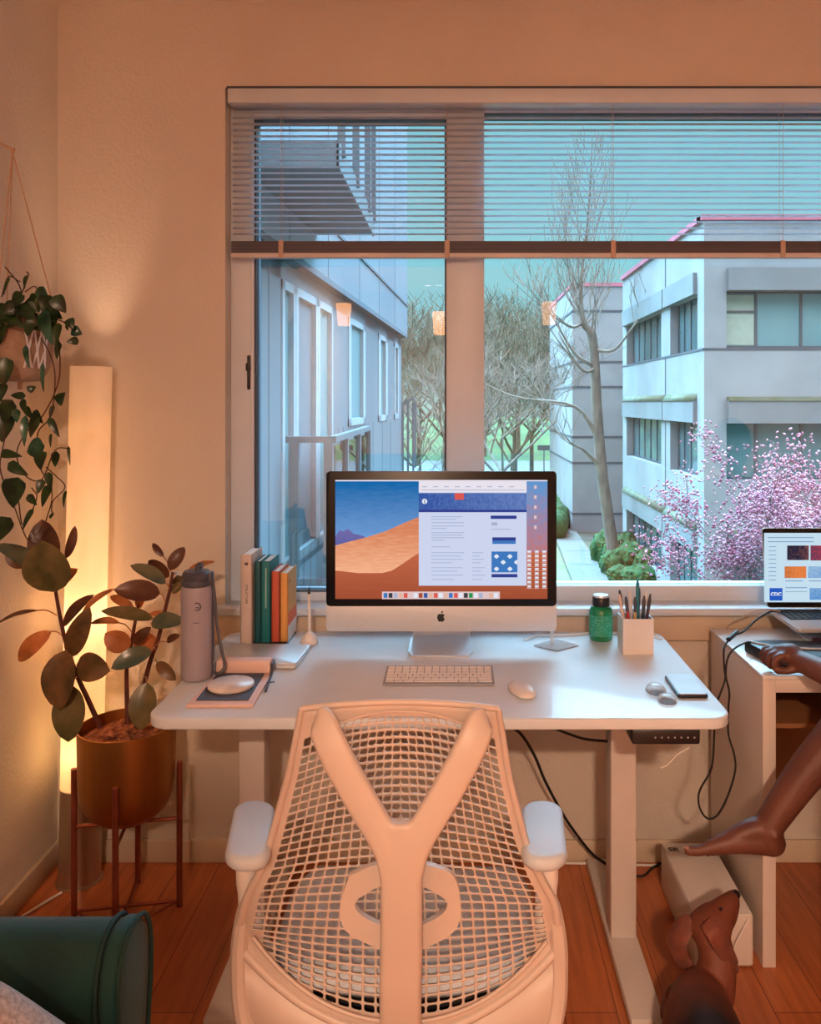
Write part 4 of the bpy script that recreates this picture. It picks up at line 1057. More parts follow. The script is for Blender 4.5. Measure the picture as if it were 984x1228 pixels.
HL = [(10,378,24,14,10),(30,372,28,20,185),(20,356,16,9,130),(54,357,30,12,60),(66,378,24,11,85),(58,392,42,16,75),(69,402,30,9,98),(85,388,13,11,60),(92,398,14,12,20),(87,409,15,9,175),(82,391,10,6,-70),
 (31,338,16,5,100),(8,343,22,3,110),(45,366,18,4,80),(5,445,34,20,92),(33,428,28,6,80),(52,452,34,5,88),(3,400,24,14,100),(22,474,18,8,185),(38,466,12,8,-30),(74,477,17,13,-60),(62,494,17,5,105),
 (30,488,20,8,75),(35,495,18,8,60),(20,498,16,9,88),(9,492,28,17,115),(4,512,34,24,95),(30,516,36,8,92),(42,512,26,17,115),(65,512,26,8,60),(61,528,16,3,92),(43,538,22,22,165),(50,552,22,16,95),
 (14,545,26,10,5),(22,562,28,13,30),(67,550,18,9,95),(83,546,22,3,85),(19,590,36,30,100),(48,583,18,9,110),(60,576,20,9,80),(56,594,28,11,112),(39,599,16,9,50),(78,598,20,4,98),(34,622,28,6,118),
 (6,634,30,22,118),(62,618,9,3,-60),(2,470,22,12,100),(46,500,18,10,50),(12,372,18,12,150),(40,386,20,10,30),(70,420,20,8,100)]
for _ in range(22):
    HL.append((rv.uniform(-2,72), rv.uniform(360,398), rv.uniform(16,28), rv.uniform(9,17), rv.uniform(20,160)))
for i, (x, y, L_, w_, ang) in enumerate(HL):
    a = math.radians(ang); dx, dy = math.cos(a)*L_/2, math.sin(a)*L_/2
    Y_ = 2.075 + rv.uniform(-0.02, 0.02)
    nrm = (rv.uniform(-0.35,0.35), -1, rv.uniform(-0.1,0.5))
    leaf_mb(P(x-dx, y-dy, Y_), P(x+dx, y+dy, Y_+rv.uniform(-0.015,0.015)), w_*1.1/F*Y_, nrm, 0.2, 0.08, shape='heart').build('leaf', M['pothosb' if i in (3,5,8,15,16,27,31,24) else 'pothos'], hp_)

# ================================================================== SOFA AND CUSHION
sf = thing('sofa', 'dark green velvet sofa whose rolled arm fills the lower left corner', 'sofa', (-0.95, 0.8, 0))
prof = [(1.07,0.08),(1.07,0.44),(1.065,0.52),(1.055,0.565),(1.065,0.60),(1.095,0.628),(1.14,0.640),(1.19,0.640),(1.24,0.630),(1.275,0.605),(1.29,0.57),(1.285,0.52),(1.265,0.46),(1.255,0.36),(1.26,0.08)]
prof = [(1.29-(1.29-y)*0.52, z*1.045) for y, z in prof]
pc_ = [(y, z) for y, z in prof]
am_ = MB().prism(pc_, -1.24, -0.514, axis='x', r=0.012, seg=3)
smooth_angle(am_.build('arm', M['velvet'], sf), 50)
pf = [(1.235+(y-1.235)*1.05, 0.35+(z-0.35)*1.012) for y, z in prof]
smooth_angle(MB().prism(pf, -0.516, -0.484, axis='x', r=0.012, seg=3).build('arm_front_panel', M['velvet'], sf), 50)
pp = [Vector((-0.484, y, z)) for y, z in pf]
MB().tube(crv(pp, 4), 0.004, 8).tube(crv([Vector((-0.516, v.y, v.z)) for v in pp], 4), 0.004, 8).build('piping', M['velvetd'], sf)
smooth_angle(MB().box(-1.24,-0.50,0.30,1.17,0.06,0.16,r=0.02).build('base', M['velvet'], sf), 50)
smooth_angle(MB().box(-1.00,-0.49,0.32,1.165,0.16,0.295,r=0.04,seg=4).build('seat_cushion', M['velvet'], sf), 50)
smooth_angle(MB().box(-1.25,-1.02,0.30,1.165,0.16,0.72,r=0.05,seg=4).build('back_cushion', M['velvet'], sf), 50)
for x in (-1.2,-0.54):
    for y in (0.35,1.22): MB().lathe([(0.018,0),(0.024,0.08)], (x,y,0), 14).build('leg', M['stem'], sf)
pw = MB(); vs = []; n = 20
for s in (-1, 1):
    for j in range(n+1):
        for i in range(n+1):
            u, v = -1+2*i/n, -1+2*j/n
            th = 0.060*((1-u**4)*(1-v**4))**0.6
            px_ = 0.165*u*(1-0.07*(1-abs(v))**1.0*0 - 0.05*v*v*0 ) * (1-0.06*(1-v*v)); pz_ = 0.150*v*(1-0.06*(1-u*u))
            vs.append(Vector((px_, s*th, pz_)))
k_ = (n+1)*(n+1)
fs = [(o+j*(n+1)+i, o+j*(n+1)+i+1, o+(j+1)*(n+1)+i+1, o+(j+1)*(n+1)+i) for o in (0, k_) for j in range(n) for i in range(n)]
Rm = Matrix.Translation((-0.582, 1.06, 0.497)) @ Matrix.Rotation(math.radians(33),4,'Y') @ Matrix.Rotation(math.radians(-10),4,'X')
pw.add([Rm @ v for v in vs], fs, 0, True)
cu2 = pw.build('throw_cushion', M['linen'], origin=(-0.582,1.06,0.30))
b = bmesh.new(); b.from_mesh(cu2.data); bmesh.ops.remove_doubles(b, verts=b.verts, dist=0.0008); bmesh.ops.recalc_face_normals(b, faces=b.faces); b.to_mesh(cu2.data); b.free()
tag(cu2, 'grey linen cushion leaning against the green sofa arm', 'cushion')

# ================================================================== WHITE SIDE TABLE, LAPTOP AND THINGS ON IT
tb = thing('side_table', 'white side table with panel sides standing against the wall right of the desk', 'table', (1.2, 2.32, 0))
TZ = 0.750
smooth_angle(MB().box(0.776,1.75,2.10,2.54,TZ-0.012,TZ,r=0.002).build('table_top', M['tabtop'], tb))
smooth_angle(MB().box(0.778,0.812,2.104,2.536,0.0,TZ-0.012,r=0.002).build('side_panel', M['tabwhite'], tb))
smooth_angle(MB().box(1.714,1.748,2.104,2.536,0.0,TZ-0.012,r=0.002).build('side_panel', M['tabwhite'], tb))
smooth_angle(MB().box(0.812,1.714,2.106,2.13,TZ-0.046,TZ-0.012,r=0.002).build('apron', M['tabwhite'], tb))
MB().box(0.812,1.714,2.50,2.53,0.30,TZ-0.012).build('back_panel', M['brown'], tb)
MB().box(0.812,1.714,2.14,2.50,0.60,0.612).build('inner_shelf', M['brown'], tb)
lp = thing('laptop', 'open silver laptop with a news page on screen, raised above the side table', 'laptop', (1.11,2.44,0.79))
LZ = 0.808
bm_ = MB().prism(rrect(0.958,1.278,2.325,2.548,0.012), LZ-0.012, LZ, r=0.0015); smooth_angle(bm_.build('base', M['silver'], lp))
kbm = MB()
for r_ in range(6):
    for c_ in range(14):
        xx = 0.980+c_*0.0197; yy = 2.425+r_*0.0185
        kbm.box(xx, xx+0.0165, yy, yy+0.0155, LZ+0.0001, LZ+0.0018)
kbm.box(0.976,1.260,2.421,2.537,LZ-0.0005,LZ+0.0002)
kbm.build('keys', M['black'], lp)
MB().prism(rrect(1.06,1.175,2.335,2.41,0.004), LZ, LZ+0.0003).build('trackpad', M['alu'], lp)
lidY = lambda z: 2.545 + (z-LZ)*0.19
def L(x, y, lay=0):                       # the lid plane leans back a little
    d = (x-VX)/F; e_ = (y-VY)/F           # ray meets plane Y = 2.545 + (EYE - e*Y - LZ)*.19
    Y = (2.545 + (EYE-LZ)*0.19)/(1+0.19*e_)
    return Vector((d*Y, Y-0.0006*lay, EYE-e_*Y))
ldm = MB(); x0l, x1l = 0.955, 1.277; zl0, zl1 = LZ+0.004, 1.052
def lidbox(mb, xa, xb, za, zb, ya, yb, r):
    pts = rrect(xa, xb, za, zb, r)
    vs = [Vector((x, lidY(z)+ya, z)) for x, z in pts] + [Vector((x, lidY(z)+yb, z)) for x, z in pts]; n = len(pts)
    mb.add(vs, [tuple(range(n))[::-1], tuple(range(n, 2*n))] + [(i,(i+1)%n,n+(i+1)%n,n+i) for i in range(n)], 0)
lidbox(ldm, x0l, x1l, zl0, zl1, 0.0, 0.006, 0.01); lo_ = ldm.build('lid', M['silver'], lp)
bzm = MB(); lidbox(bzm, x0l+0.001, x1l-0.001, zl0+0.002, zl1-0.001, -0.001, 0.001, 0.009); bzm.build('bezel', M['bezel'], lo_)
ls = MB(); lm_ = [emis('laptop_page', (196,222,238)), emis('laptop_rule', (120,150,190)), emis('laptop_photo_dark', (40,40,60), 1, (190,110,90), 0, -0.05, 0.1, 1.2, (20,1,20)),
      emis('laptop_photo_warm', (70,50,50), 1, (230,130,70), 0, -0.2, -0.05, 1.4, (30,1,30)), emis('laptop_photo_blue', (60,130,200), 1, (180,210,230), 2, 0.0, 0.25, 1.0, (20,1,20)), emis('laptop_logo_blue', (40,90,190)), emis('laptop_white', (236,240,248)), emis('laptop_photo_red', (60,60,90), 1, (200,60,70), 0, -0.05, 0.1, 1.6, (20,1,20))]
rect(ls, 915.5, 639, 1030, 722, 3, 0, L)
for y in (644,649): rect(ls, 920, y, 975, y+1, 4, 1, L)
for y in range(655,700,5): rect(ls, 921, y, 930, y+0.8, 4, 1, L)
rect(ls, 943,654,969,671.5,4,2,L); rect(ls, 971,654,998,672,4,7,L)
rect(ls, 940,679,966,693,4,3,L); rect(ls, 968,679,994,693,4,4,L)
rect(ls, 941,696,962,697,4,1,L); rect(ls, 969,696,990,697,4,1,L)
rect(ls, 941,704,967,705,4,1,L); rect(ls, 970,705,995,719,4,4,L); rect(ls, 941,709,967,709.6,4,1,L)
rect(ls, 922,705,937.5,720,4,5,L)
lsc = ls.build('screen', lm_, lo_)
tm = MB(); cpt = L(929.7, 712.5, 5)
text_mb(tm, 'CDC', 0.0155, Matrix.Translation(cpt) @ Matrix.Rotation(PI/2,4,'X'), depth=0.0002, bold=0.0006)
tm.build('screen_writing', lm_[6], lsc)
lst = thing('laptop_stand', 'slim metal riser lifting the open laptop above the side table', 'stand', (1.12,2.44,TZ))
smm = MB().box(1.02,1.22,2.36,2.53,TZ,TZ+0.004,r=0.001).box(1.03,1.05,2.47,2.50,TZ+0.004,LZ-0.018).box(1.19,1.21,2.47,2.50,TZ+0.004,LZ-0.018).box(1.00,1.24,2.36,2.53,LZ-0.018,LZ-0.0125,r=0.001)
smm.build('frame', M['alu'], lst)
dv = MB().box(1.005,1.09,2.30,2.345,TZ,TZ+0.028,r=0.003)
tag(smooth_angle(dv.build('pocket_gadget', mat('plum_gadget', (70,24,50), 0.4), origin=(1.05,2.32,TZ))), 'small dark plum device under the open laptop', 'device')
# black tray with silver rails
bt_ = thing('black_tray', 'long low black tray with silver rails lying on the side table by the hand', 'tray', (1.05,2.24,TZ))
tr = MB(); pts = [(0.83,2.185),(0.80,2.30),(0.86,2.318),(0.95,2.31),(1.05,2.295),(1.30,2.28),(1.30,2.135),(1.0,2.14),(0.86,2.165)]
tr.prism(pts, TZ, TZ+0.03, r=0.004); smooth_angle(tr.build('body', M['black'], bt_))
MB().tube(crv([(0.805,2.298,TZ+0.031),(0.87,2.24,TZ+0.033),(1.0,2.215,TZ+0.033),(1.3,2.205,TZ+0.033)],6), 0.003, 8).tube([(0.86,2.162,TZ+0.02),(1.3,2.128,TZ+0.02)], 0.003, 8).build('rail', M['alu'], bt_)

# cables
def cable(name, pts, r, m_, label, cat='cable', Ysm=8):
    c_ = crv(pts, Ysm); o = MB().tube(c_, r, 8).build(name, m_, origin=c_[0]); tag(o, label, cat); return o
cc1 = thing('charging_cable', 'black cable with a thick connector hanging from the laptop between the two tables', 'cable', P(930,735,2.5))
pts = [P(938,735,2.52),P(925,733,2.49),P(908,742,2.42),P(893,756,2.34),P(877,763,2.27)]
MB().tube(crv(pts,6), 0.0026, 8).tube(crv([P(877,763,2.27),P(868,777,2.20),P(868,800,2.17),P(869,815,2.16),P(862,835,2.16),P(857,850,2.17),P(856,880,2.17),P(853,920,2.17),P(840,945,2.17),P(837,958,2.17),P(840,972,2.17),P(849,982,2.17),P(860,977,2.17),P(872,955,2.17),P(881,925,2.17),P(880,905,2.17),P(873,880,2.17),P(873,850,2.17),P(874,830,2.17),P(870,810,2.17),P(872,790,2.17),P(880,778,2.19),P(893,771,2.26),P(900,770,2.29)],6), 0.0026, 8).build('cord', M['blackmat'], cc1)
MB().tube([P(883,758,2.30),P(873,767,2.235)], 0.0065, 10).build('connector', M['black'], cc1)
cable('grey_wire', [P(935,733,2.50),P(915,731,2.48),P(893,738,2.45),P(872,752,2.55),P(862,775,2.56),P(862,900,2.57),P(858,1000,2.57)], 0.0018, M['cord'], 'thin pale wire drooping from the laptop down behind the side table')
cable('desk_power_cable', [P(600,868,2.28),P(622,878,2.28),P(640,905,2.32),P(655,940,2.38),P(680,985,2.45),P(708,1022,2.50),P(726,1036,2.51)], 0.0042, M['blackmat'], 'thick black cable hanging under the desk and curving down to the right leg')
cable('motor_cable', [P(660,872,2.24),P(676,878,2.24),P(700,886,2.235),P(728,889,2.20)], 0.0036, M['blackmat'], 'short black cable under the desk running to the top of the right leg')
cable('white_floor_cable', [Vector((0.24,2.572,0.02)),Vector((0.30,2.565,0.012)),Vector((0.38,2.57,0.006)),Vector((0.5,2.565,0.006)),Vector((0.6,2.56,0.006)),Vector((0.7,2.57,0.006))], 0.004, M['white'], 'white cable lying along the baseboard behind the right desk foot')
cable('black_floor_cable', [Vector((0.47,2.55,0.006)),Vector((0.55,2.50,0.006)),Vector((0.60,2.54,0.010)),Vector((0.66,2.56,0.03)),Vector((0.70,2.545,0.075)),Vector((0.73,2.54,0.02)),Vector((0.76,2.56,0.006))], 0.0035, M['blackmat'], 'black cable on the floor looping up behind the white box')
cable('screen_cable', [Vector((0.19,2.41,DZ+0.004)),Vector((0.24,2.45,DZ+0.006)),Vector((0.32,2.46,DZ+0.004)),Vector((0.40,2.48,DZ+0.003)),Vector((0.50,2.47,DZ+0.003)),Vector((0.57,2.45,DZ+0.003)),Vector((0.60,2.42,DZ+0.003))], 0.0022, M['white'], 'white cable lying along the back of the desk behind the green bottle')
cable('white_pull_cord', [P(826,897,1.93),P(812,905,1.93),P(800,917,1.93),P(792,921,1.93)], 0.0018, M['white'], 'thin white cord end dangling under the black desk control')

# white box on the floor
sb = thing('floor_speaker_box', 'long low white box on the floor between the desk foot and the side table', 'box', (0.678,2.27,0))
smooth_angle(MB().box(0.600,0.754,2.10,2.445,0.004,0.137,r=0.008,seg=3).build('body', M['tabwhite'], sb))
smooth_angle(MB().box(0.603,0.751,2.103,2.442,0.1355,0.1385,r=0.001).build('top_plate', M['white'], sb))
tm = MB()
text_mb(tm, 'SR', 0.028, Matrix.Translation((0.628,2.405,0.139)) @ Matrix.Rotation(-0.1,4,'Z'), depth=0.0004, bold=0.0008)
tm.build('printed_mark', M['ink'], sb)
for x in (0.62,0.735):
    for y in (2.12,2.42): MB().box(x-0.008,x+0.008,y-0.008,y+0.008,0,0.005).build('rubber_foot', M['blackmat'], sb)
cable('box_cable', [Vector((0.748,2.115,0.141)),Vector((0.735,2.095,0.125)),Vector((0.705,2.085,0.08)),Vector((0.685,2.08,0.03)),Vector((0.67,2.06,0.005)),Vector((0.62,2.05,0.005))], 0.0022, M['white'], 'thin white cable hanging over the front of the white floor box')

# ================================================================== ARMCHAIR AND PERSON
ac = thing('armchair', 'tan upholstered tub chair at the right edge, under the seated person', 'chair', (1.28,1.62,0))
smooth_angle(MB().prism(rrect(0.93,1.62,1.28,1.90,0.12), 0.20, 0.40, r=0.05, seg=4).build('seat_base', M['tan'], ac), 60)
smooth_angle(MB().prism(rrect(0.98,1.58,1.34,1.88,0.1), 0.40, 0.49, r=0.035, seg=4).build('seat_cushion', M['tan'], ac), 60)
bk = MB(); vs = []; na = 24
for i in range(na+1):
    a = math.radians(200 + 140*i/na)
    for r_, z in ((0.36,0.30),(0.40,0.30),(0.40,0.80),(0.37,0.83),(0.34,0.80)):
        vs.append((1.28+r_*math.cos(a), 1.66+r_*math.sin(a), z))
fs = [(i*5+j, i*5+(j+1)%5, (i+1)*5+(j+1)%5, (i+1)*5+j) for i in range(na) for j in range(5)] + [tuple(range(5)), tuple(na*5+j for j in range(5))]
bk.add(vs, fs, 0, True); bk.build('backrest', M['tan'], ac)
for x in (1.0,1.55):
    for y in (1.36,1.82): MB().tube([(x,y,0),(x,y,0.22)], [0.014,0.02], 12).build('leg', M['stem'], ac)

pe = thing('person', 'barefoot person seated at the side table, leg crossed, hand on the table', 'person', (1.24,1.62,0.49))
body = MB()
knee = Vector((1.025,1.975,0.830)); ankle = P(921,990,1.955); 
hipL, hipR = Vector((1.17,1.60,0.60)), Vector((1.34,1.60,0.60))
limb(body, [hipL, hipL.lerp(knee,0.5)+Vector((0,0,0.01)), knee], [0.082,0.074,0.056], 16)
calf = knee.lerp(ankle,0.35)+Vector((0.012,0.0,-0.010))
limb(body, [knee, calf, knee.lerp(ankle,0.7), ankle], [0.056,0.055,0.043,0.034], 16, 6)
# foot: heel, arch, ball and five toes pointing left
FYY = 1.955
heel = P(925,1010,FYY); 
limb(body, [ankle, P(921,1002,FYY), heel], [0.035,0.036,0.033], 14)
limb(body, [heel, P(900,1008,FYY), P(876,1010,FYY-0.002), P(852,1016,FYY-0.004)], [0.031,0.030,0.026,0.019], 14)
limb(body, [ankle+Vector((-0.004,0,-0.008)), P(900,996,FYY), P(876,1006,FYY)], [0.031,0.027,0.022], 14)
limb(body, [P(905,1004,FYY+0.03), P(878,1009,FYY+0.035), P(858,1015,FYY+0.04)], [0.026,0.021,0.016], 12)
toes = [((851,1017,-0.006),(836,1020,-0.008),(825,1020,-0.008),0.0125),((854,1016,0.012),(839,1018,0.013),(829,1021,0.014),0.0092),((857,1016,0.026),(844,1018,0.028),(835,1022,0.029),0.0086),((860,1017,0.039),(849,1019,0.041),(841,1023,0.042),0.0080),((864,1018,0.050),(855,1020,0.053),(848,1024,0.054),0.0075)]
for a_, b_, c_, r_ in toes: limb(body, [P(a_[0],a_[1],FYY+a_[2]), P(b_[0],b_[1],FYY+b_[2]), P(c_[0],c_[1],FYY+c_[2])], [r_*1.15, r_, r_*0.95], 10, 4)
for s in (-1, 1): body.ball(ankle + Vector((0.003, s*0.030, -0.008)), 0.012, 0, 2)
# other leg
k2 = Vector((1.33,2.0,0.52)); a2 = Vector((1.33,1.96,0.09))
limb(body, [hipR, hipR.lerp(k2,0.5), k2], [0.082,0.074,0.055], 14); limb(body, [k2, k2.lerp(a2,0.35)+Vector((0,-0.012,0)), a2], [0.055,0.052,0.036], 14)
limb(body, [a2+Vector((0,-0.03,-0.055)), a2+Vector((0,0.06,-0.05)), a2+Vector((0,0.15,-0.07))], [0.032,0.030,0.018], 12)
# trunk, neck, head
limb(body, [Vector((1.255,1.60,0.62)), Vector((1.255,1.59,0.78)), Vector((1.25,1.61,0.95)), Vector((1.25,1.63,1.03))], [0.115,0.105,0.12,0.085], 18)
limb(body, [Vector((1.09,1.63,1.02)), Vector((1.25,1.63,1.05)), Vector((1.41,1.63,1.02))], [0.052,0.062,0.052], 14)
limb(body, [Vector((1.25,1.63,1.05)), Vector((1.245,1.65,1.15))], [0.050,0.046], 14)
hd = Vector((1.24,1.67,1.245))
body.ball(hd, 0.092, 0, 3, (0.82,1.0,1.18)); body.ball(hd+Vector((0,0.035,-0.055)), 0.055, 0, 3, (0.9,0.9,0.9))
body.ball(hd+Vector((0,0.098,-0.012)), 0.016, 0, 2, (0.8,1.1,1.2))
for s in (-1, 1): body.ball(hd+Vector((s*0.078,0,-0.01)), 0.022, 0, 2, (0.35,0.8,1.3))
body.ball(hd+Vector((0,0.082,-0.052)), 0.016, 0, 2, (1.5,0.6,0.5))
# arms
shl, shr = Vector((1.09,1.64,1.02)), Vector((1.41,1.64,1.02))
elb = Vector((0.985,1.80,0.775)); wr = P(955,800,2.085)
wr = Vector((wr.x, 2.075, 0.797))
limb(body, [shl, shl.lerp(elb,0.5), elb], [0.050,0.044,0.038], 14)
limb(body, [elb, elb.lerp(wr,0.35)+Vector((0,0,0.004)), elb.lerp(wr,0.75), wr], [0.039,0.040,0.031,0.026], 14)
e2 = Vector((1.47,1.83,0.80)); w2 = Vector((1.36,2.06,0.80))
limb(body, [shr, shr.lerp(e2,0.5), e2], [0.050,0.044,0.038], 14); limb(body, [e2, e2.lerp(w2,0.5), w2], [0.038,0.034,0.025], 12)
# loosely closed left hand, palm down, knuckles to the left, fingers curled under
hc = Vector((0.842, 2.115, 0.797))
limb(body, [wr, wr.lerp(hc,0.55)+Vector((0,0,0.006)), hc+Vector((-0.012,0,0.004))], [0.026,0.030,0.027], 14)
for dy in (-0.024, 0.0, 0.024): limb(body, [wr+Vector((0,dy*0.4,0)), hc+Vector((0.02,dy,0.004)), hc+Vector((-0.022,dy*1.15,0.006))], [0.020,0.018,0.0135], 12)
for i, (dy, L1, r_) in enumerate(((-0.036,0.030,0.0088),(-0.013,0.036,0.0092),(0.011,0.038,0.0092),(0.034,0.034,0.0090))):
    k0 = hc + Vector((-0.018, dy, 0.010)); k1 = k0 + Vector((-L1*0.75, dy*0.05, -0.006)); k2_ = k1 + Vector((-0.004,0,-0.024)); k3 = k2_ + Vector((0.020,0,-0.007))
    limb(body, [k0,k1,k2_,k3], [r_*1.15,r_,r_*0.92,r_*0.85], 10, 4)
limb(body, [wr+Vector((0,-0.018,-0.008)), hc+Vector((0.012,-0.050,-0.014)), hc+Vector((-0.018,-0.052,-0.022)), hc+Vector((-0.038,-0.040,-0.027))], [0.016,0.0125,0.0105,0.009], 10, 4)
h2 = w2 + Vector((-0.03,0.07,0.0))
limb(body, [w2, h2], [0.026,0.026], 12)
for i in range(4):
    k0 = h2+Vector((-0.03+0.02*i,0.02,0.004)); limb(body, [k0, k0+Vector((0,0.035,0.0)), k0+Vector((0,0.055,-0.018))], [0.010,0.009,0.008], 8, 3)
limb(body, [w2+Vector((-0.01,0.01,0)), h2+Vector((-0.045,0.0,-0.005)), h2+Vector((-0.05,0.03,-0.01))], [0.014,0.011,0.009], 8, 3)
bo = remeshed(body, 'body', M['skin'], pe, voxel=0.0042, sm=5)
nl = MB()
for a_, b_, c_, r_ in toes[:3]:
    c0 = P(c_[0],c_[1],FYY+c_[2]); nl.ball(c0+Vector((-0.003,0,r_*0.62)), r_*0.62, 0, 2, (1.0,0.9,0.4))
nl.build('toenail', M['nail'], pe)
sh_ = MB()
limb(sh_, [Vector((1.255,1.60,0.66)), Vector((1.255,1.59,0.80)), Vector((1.25,1.61,0.95)), Vector((1.25,1.63,1.03))], [0.128,0.120,0.130,0.092], 18)
limb(sh_, [shl, Vector((1.25,1.63,1.045)), shr], [0.062,0.072,0.062], 14)
limb(sh_, [shl, shl.lerp(elb,0.45)], [0.062,0.058], 14); limb(sh_, [shr, shr.lerp(e2,0.45)], [0.062,0.058], 14)
remeshed(sh_, 'shirt', M['shirt'], pe, voxel=0.008, sm=6)
so_ = MB()
limb(so_, [hipL+Vector((0.02,0,0)), hipL.lerp(knee,0.4)], [0.098,0.088], 16); limb(so_, [hipR, hipR.lerp(k2,0.5)], [0.098,0.088], 16)
limb(so_, [Vector((1.255,1.60,0.62)), Vector((1.255,1.60,0.68))], [0.135,0.125], 16)
remeshed(so_, 'shorts', M['shorts'], pe, voxel=0.008, sm=6)
hr_ = MB(); hr_.ball(hd+Vector((0,-0.014,0.020)), 0.100, 0, 3, (0.88,1.0,1.16)); hr_.ball(hd+Vector((0,-0.06,-0.05)), 0.06, 0, 3, (1.1,0.8,1.2))
hr_.build('hair', M['hair'], pe)
ey = MB()
for s in (-1, 1): ey.ball(hd+Vector((s*0.030,0.083,0.004)), 0.011, 0, 2)
ey.build('eye', M['paper'], pe)

# ================================================================== DOG
dg = thing('dog', 'small brown dog with hanging ears looking up beside the white floor box', 'dog', (0.53,1.72,0))
def dogmat():
    m, nt, out = newmat('brown_dog_coat'); N, L_ = nt.nodes, nt.links
    b = N.new('ShaderNodeBsdfPrincipled'); tc = N.new('ShaderNodeTexCoord')
    sp = N.new('ShaderNodeSeparateXYZ'); L_.new(tc.outputs['Object'], sp.inputs[0])
    nz = N.new('ShaderNodeTexNoise'); nz.inputs['Scale'].default_value = 26; nz.inputs['Detail'].default_value = 6; L_.new(tc.outputs['Object'], nz.inputs['Vector'])
    # dark saddle marking over the back of the trunk
    v1 = N.new('ShaderNodeVectorMath'); v1.operation = 'DISTANCE'; v1.inputs[1].default_value = (-0.02,-0.13,0.22)
    L_.new(tc.outputs['Object'], v1.inputs[0])
    ad = N.new('ShaderNodeMath'); ad.operation = 'MULTIPLY_ADD'; ad.inputs[1].default_value = 0.07; L_.new(nz.outputs['Fac'], ad.inputs[0]); L_.new(v1.outputs['Value'], ad.inputs[2])
    mr = N.new('ShaderNodeMapRange'); mr.inputs['From Min'].default_value = 0.12; mr.inputs['From Max'].default_value = 0.23; L_.new(ad.outputs[0], mr.inputs['Value'])
    cr = N.new('ShaderNodeValToRGB'); cr.color_ramp.elements[0].color = lin((26,16,16)); cr.color_ramp.elements[1].color = lin((128,70,50)); L_.new(mr.outputs[0], cr.inputs[0])
    n2 = N.new('ShaderNodeTexNoise'); n2.inputs['Scale'].default_value = 140; mp = N.new('ShaderNodeMapping'); mp.inputs['Scale'].default_value = (3,0.6,1); L_.new(tc.outputs['Object'], mp.inputs[0]); L_.new(mp.outputs[0], n2.inputs['Vector'])
    mx = N.new('ShaderNodeMixRGB'); mx.blend_type = 'MULTIPLY'; mx.inputs[0].default_value = 0.35; L_.new(cr.outputs[0], mx.inputs[1]); L_.new(n2.outputs['Fac'], mx.inputs[2])
    L_.new(mx.outputs[0], b.inputs['Base Color']); b.inputs['Roughness'].default_value = 0.6
    bp = N.new('ShaderNodeBump'); bp.inputs['Strength'].default_value = 0.4; bp.inputs['Distance'].default_value = 0.003; L_.new(n2.outputs['Fac'], bp.inputs['Height']); L_.new(bp.outputs[0], b.inputs['Normal'])
    L_.new(b.outputs[0], out.inputs[0]); return m
M['dog'] = dogmat(); M['nose'] = mat('wet_dark_nose', (26,20,24), 0.3)
db = MB()
V = Vector
neckb = P(852,1188,1.86); neckm = P(853,1146,1.89); skull = P(849,1112,1.92)
limb(db, [V((0.50,1.60,0.085)), V((0.505,1.68,0.115)), V((0.515,1.75,0.125)), V((0.53,1.82,0.125))], [0.088,0.092,0.080,0.060], 18, 6)
limb(db, [V((0.54,1.83,0.10)), V((0.545,1.86,0.115))], [0.058,0.050], 14)
limb(db, [V((0.525,1.81,0.12)), neckb+V((0.004,0,-0.01)), neckm+V((0.012,0,0)), skull+V((0,0,-0.006))], [0.062,0.048,0.041,0.039], 16, 6)
db.ball(skull, 0.044, 0, 3, (1.08,1.05,0.98)); db.ball(skull+V((0.010,0,0.006)), 0.042, 0, 3, (1.1,1,0.95))
nose = P(881,1071,1.965)
limb(db, [skull+V((0.012,0.008,0.008)), P(863,1096,1.935), P(873,1084,1.95), nose+V((-0.004,0,-0.008))], [0.042,0.033,0.025,0.0165], 14, 6)
limb(db, [skull+V((0.018,0.005,-0.010)), P(872,1098,1.94), P(880,1084,1.95)], [0.032,0.024,0.015], 12, 5)
# haunches, hind feet, front legs
for s in (-1, 1):
    db.ball((0.505+s*0.066,1.60,0.062), 0.060, 0, 3, (0.62,1.1,1.0))
    limb(db, [V((0.505+s*0.085,1.66,0.05)), V((0.505+s*0.095,1.72,0.022)), V((0.505+s*0.095,1.78,0.014))], [0.03,0.018,0.014], 12)
    limb(db, [V((0.53+s*0.034,1.86,0.10)), V((0.53+s*0.05,1.885,0.06)), V((0.53+s*0.05,1.89,0.016))], [0.032,0.019,0.015], 12)
    limb(db, [V((0.53+s*0.05,1.888,0.014)), V((0.53+s*0.052,1.915,0.012))], [0.015,0.014], 12)
limb(db, [V((0.50,1.54,0.06)), V((0.47,1.47,0.018)), V((0.42,1.42,0.010)), V((0.36,1.42,0.008))], [0.026,0.013,0.009,0.005], 12)
remeshed(db, 'body', M['dog'], dg, voxel=0.0045, sm=14)
MB().ball(nose+V((0.0005,-0.002,-0.002)), 0.0115, 0, 2, (1,1.1,0.9)).build('nose', M['nose'], dg)
MB().ball(P(864,1090,1.906), 0.0045, 0, 2).build('eye', M['nose'], dg)
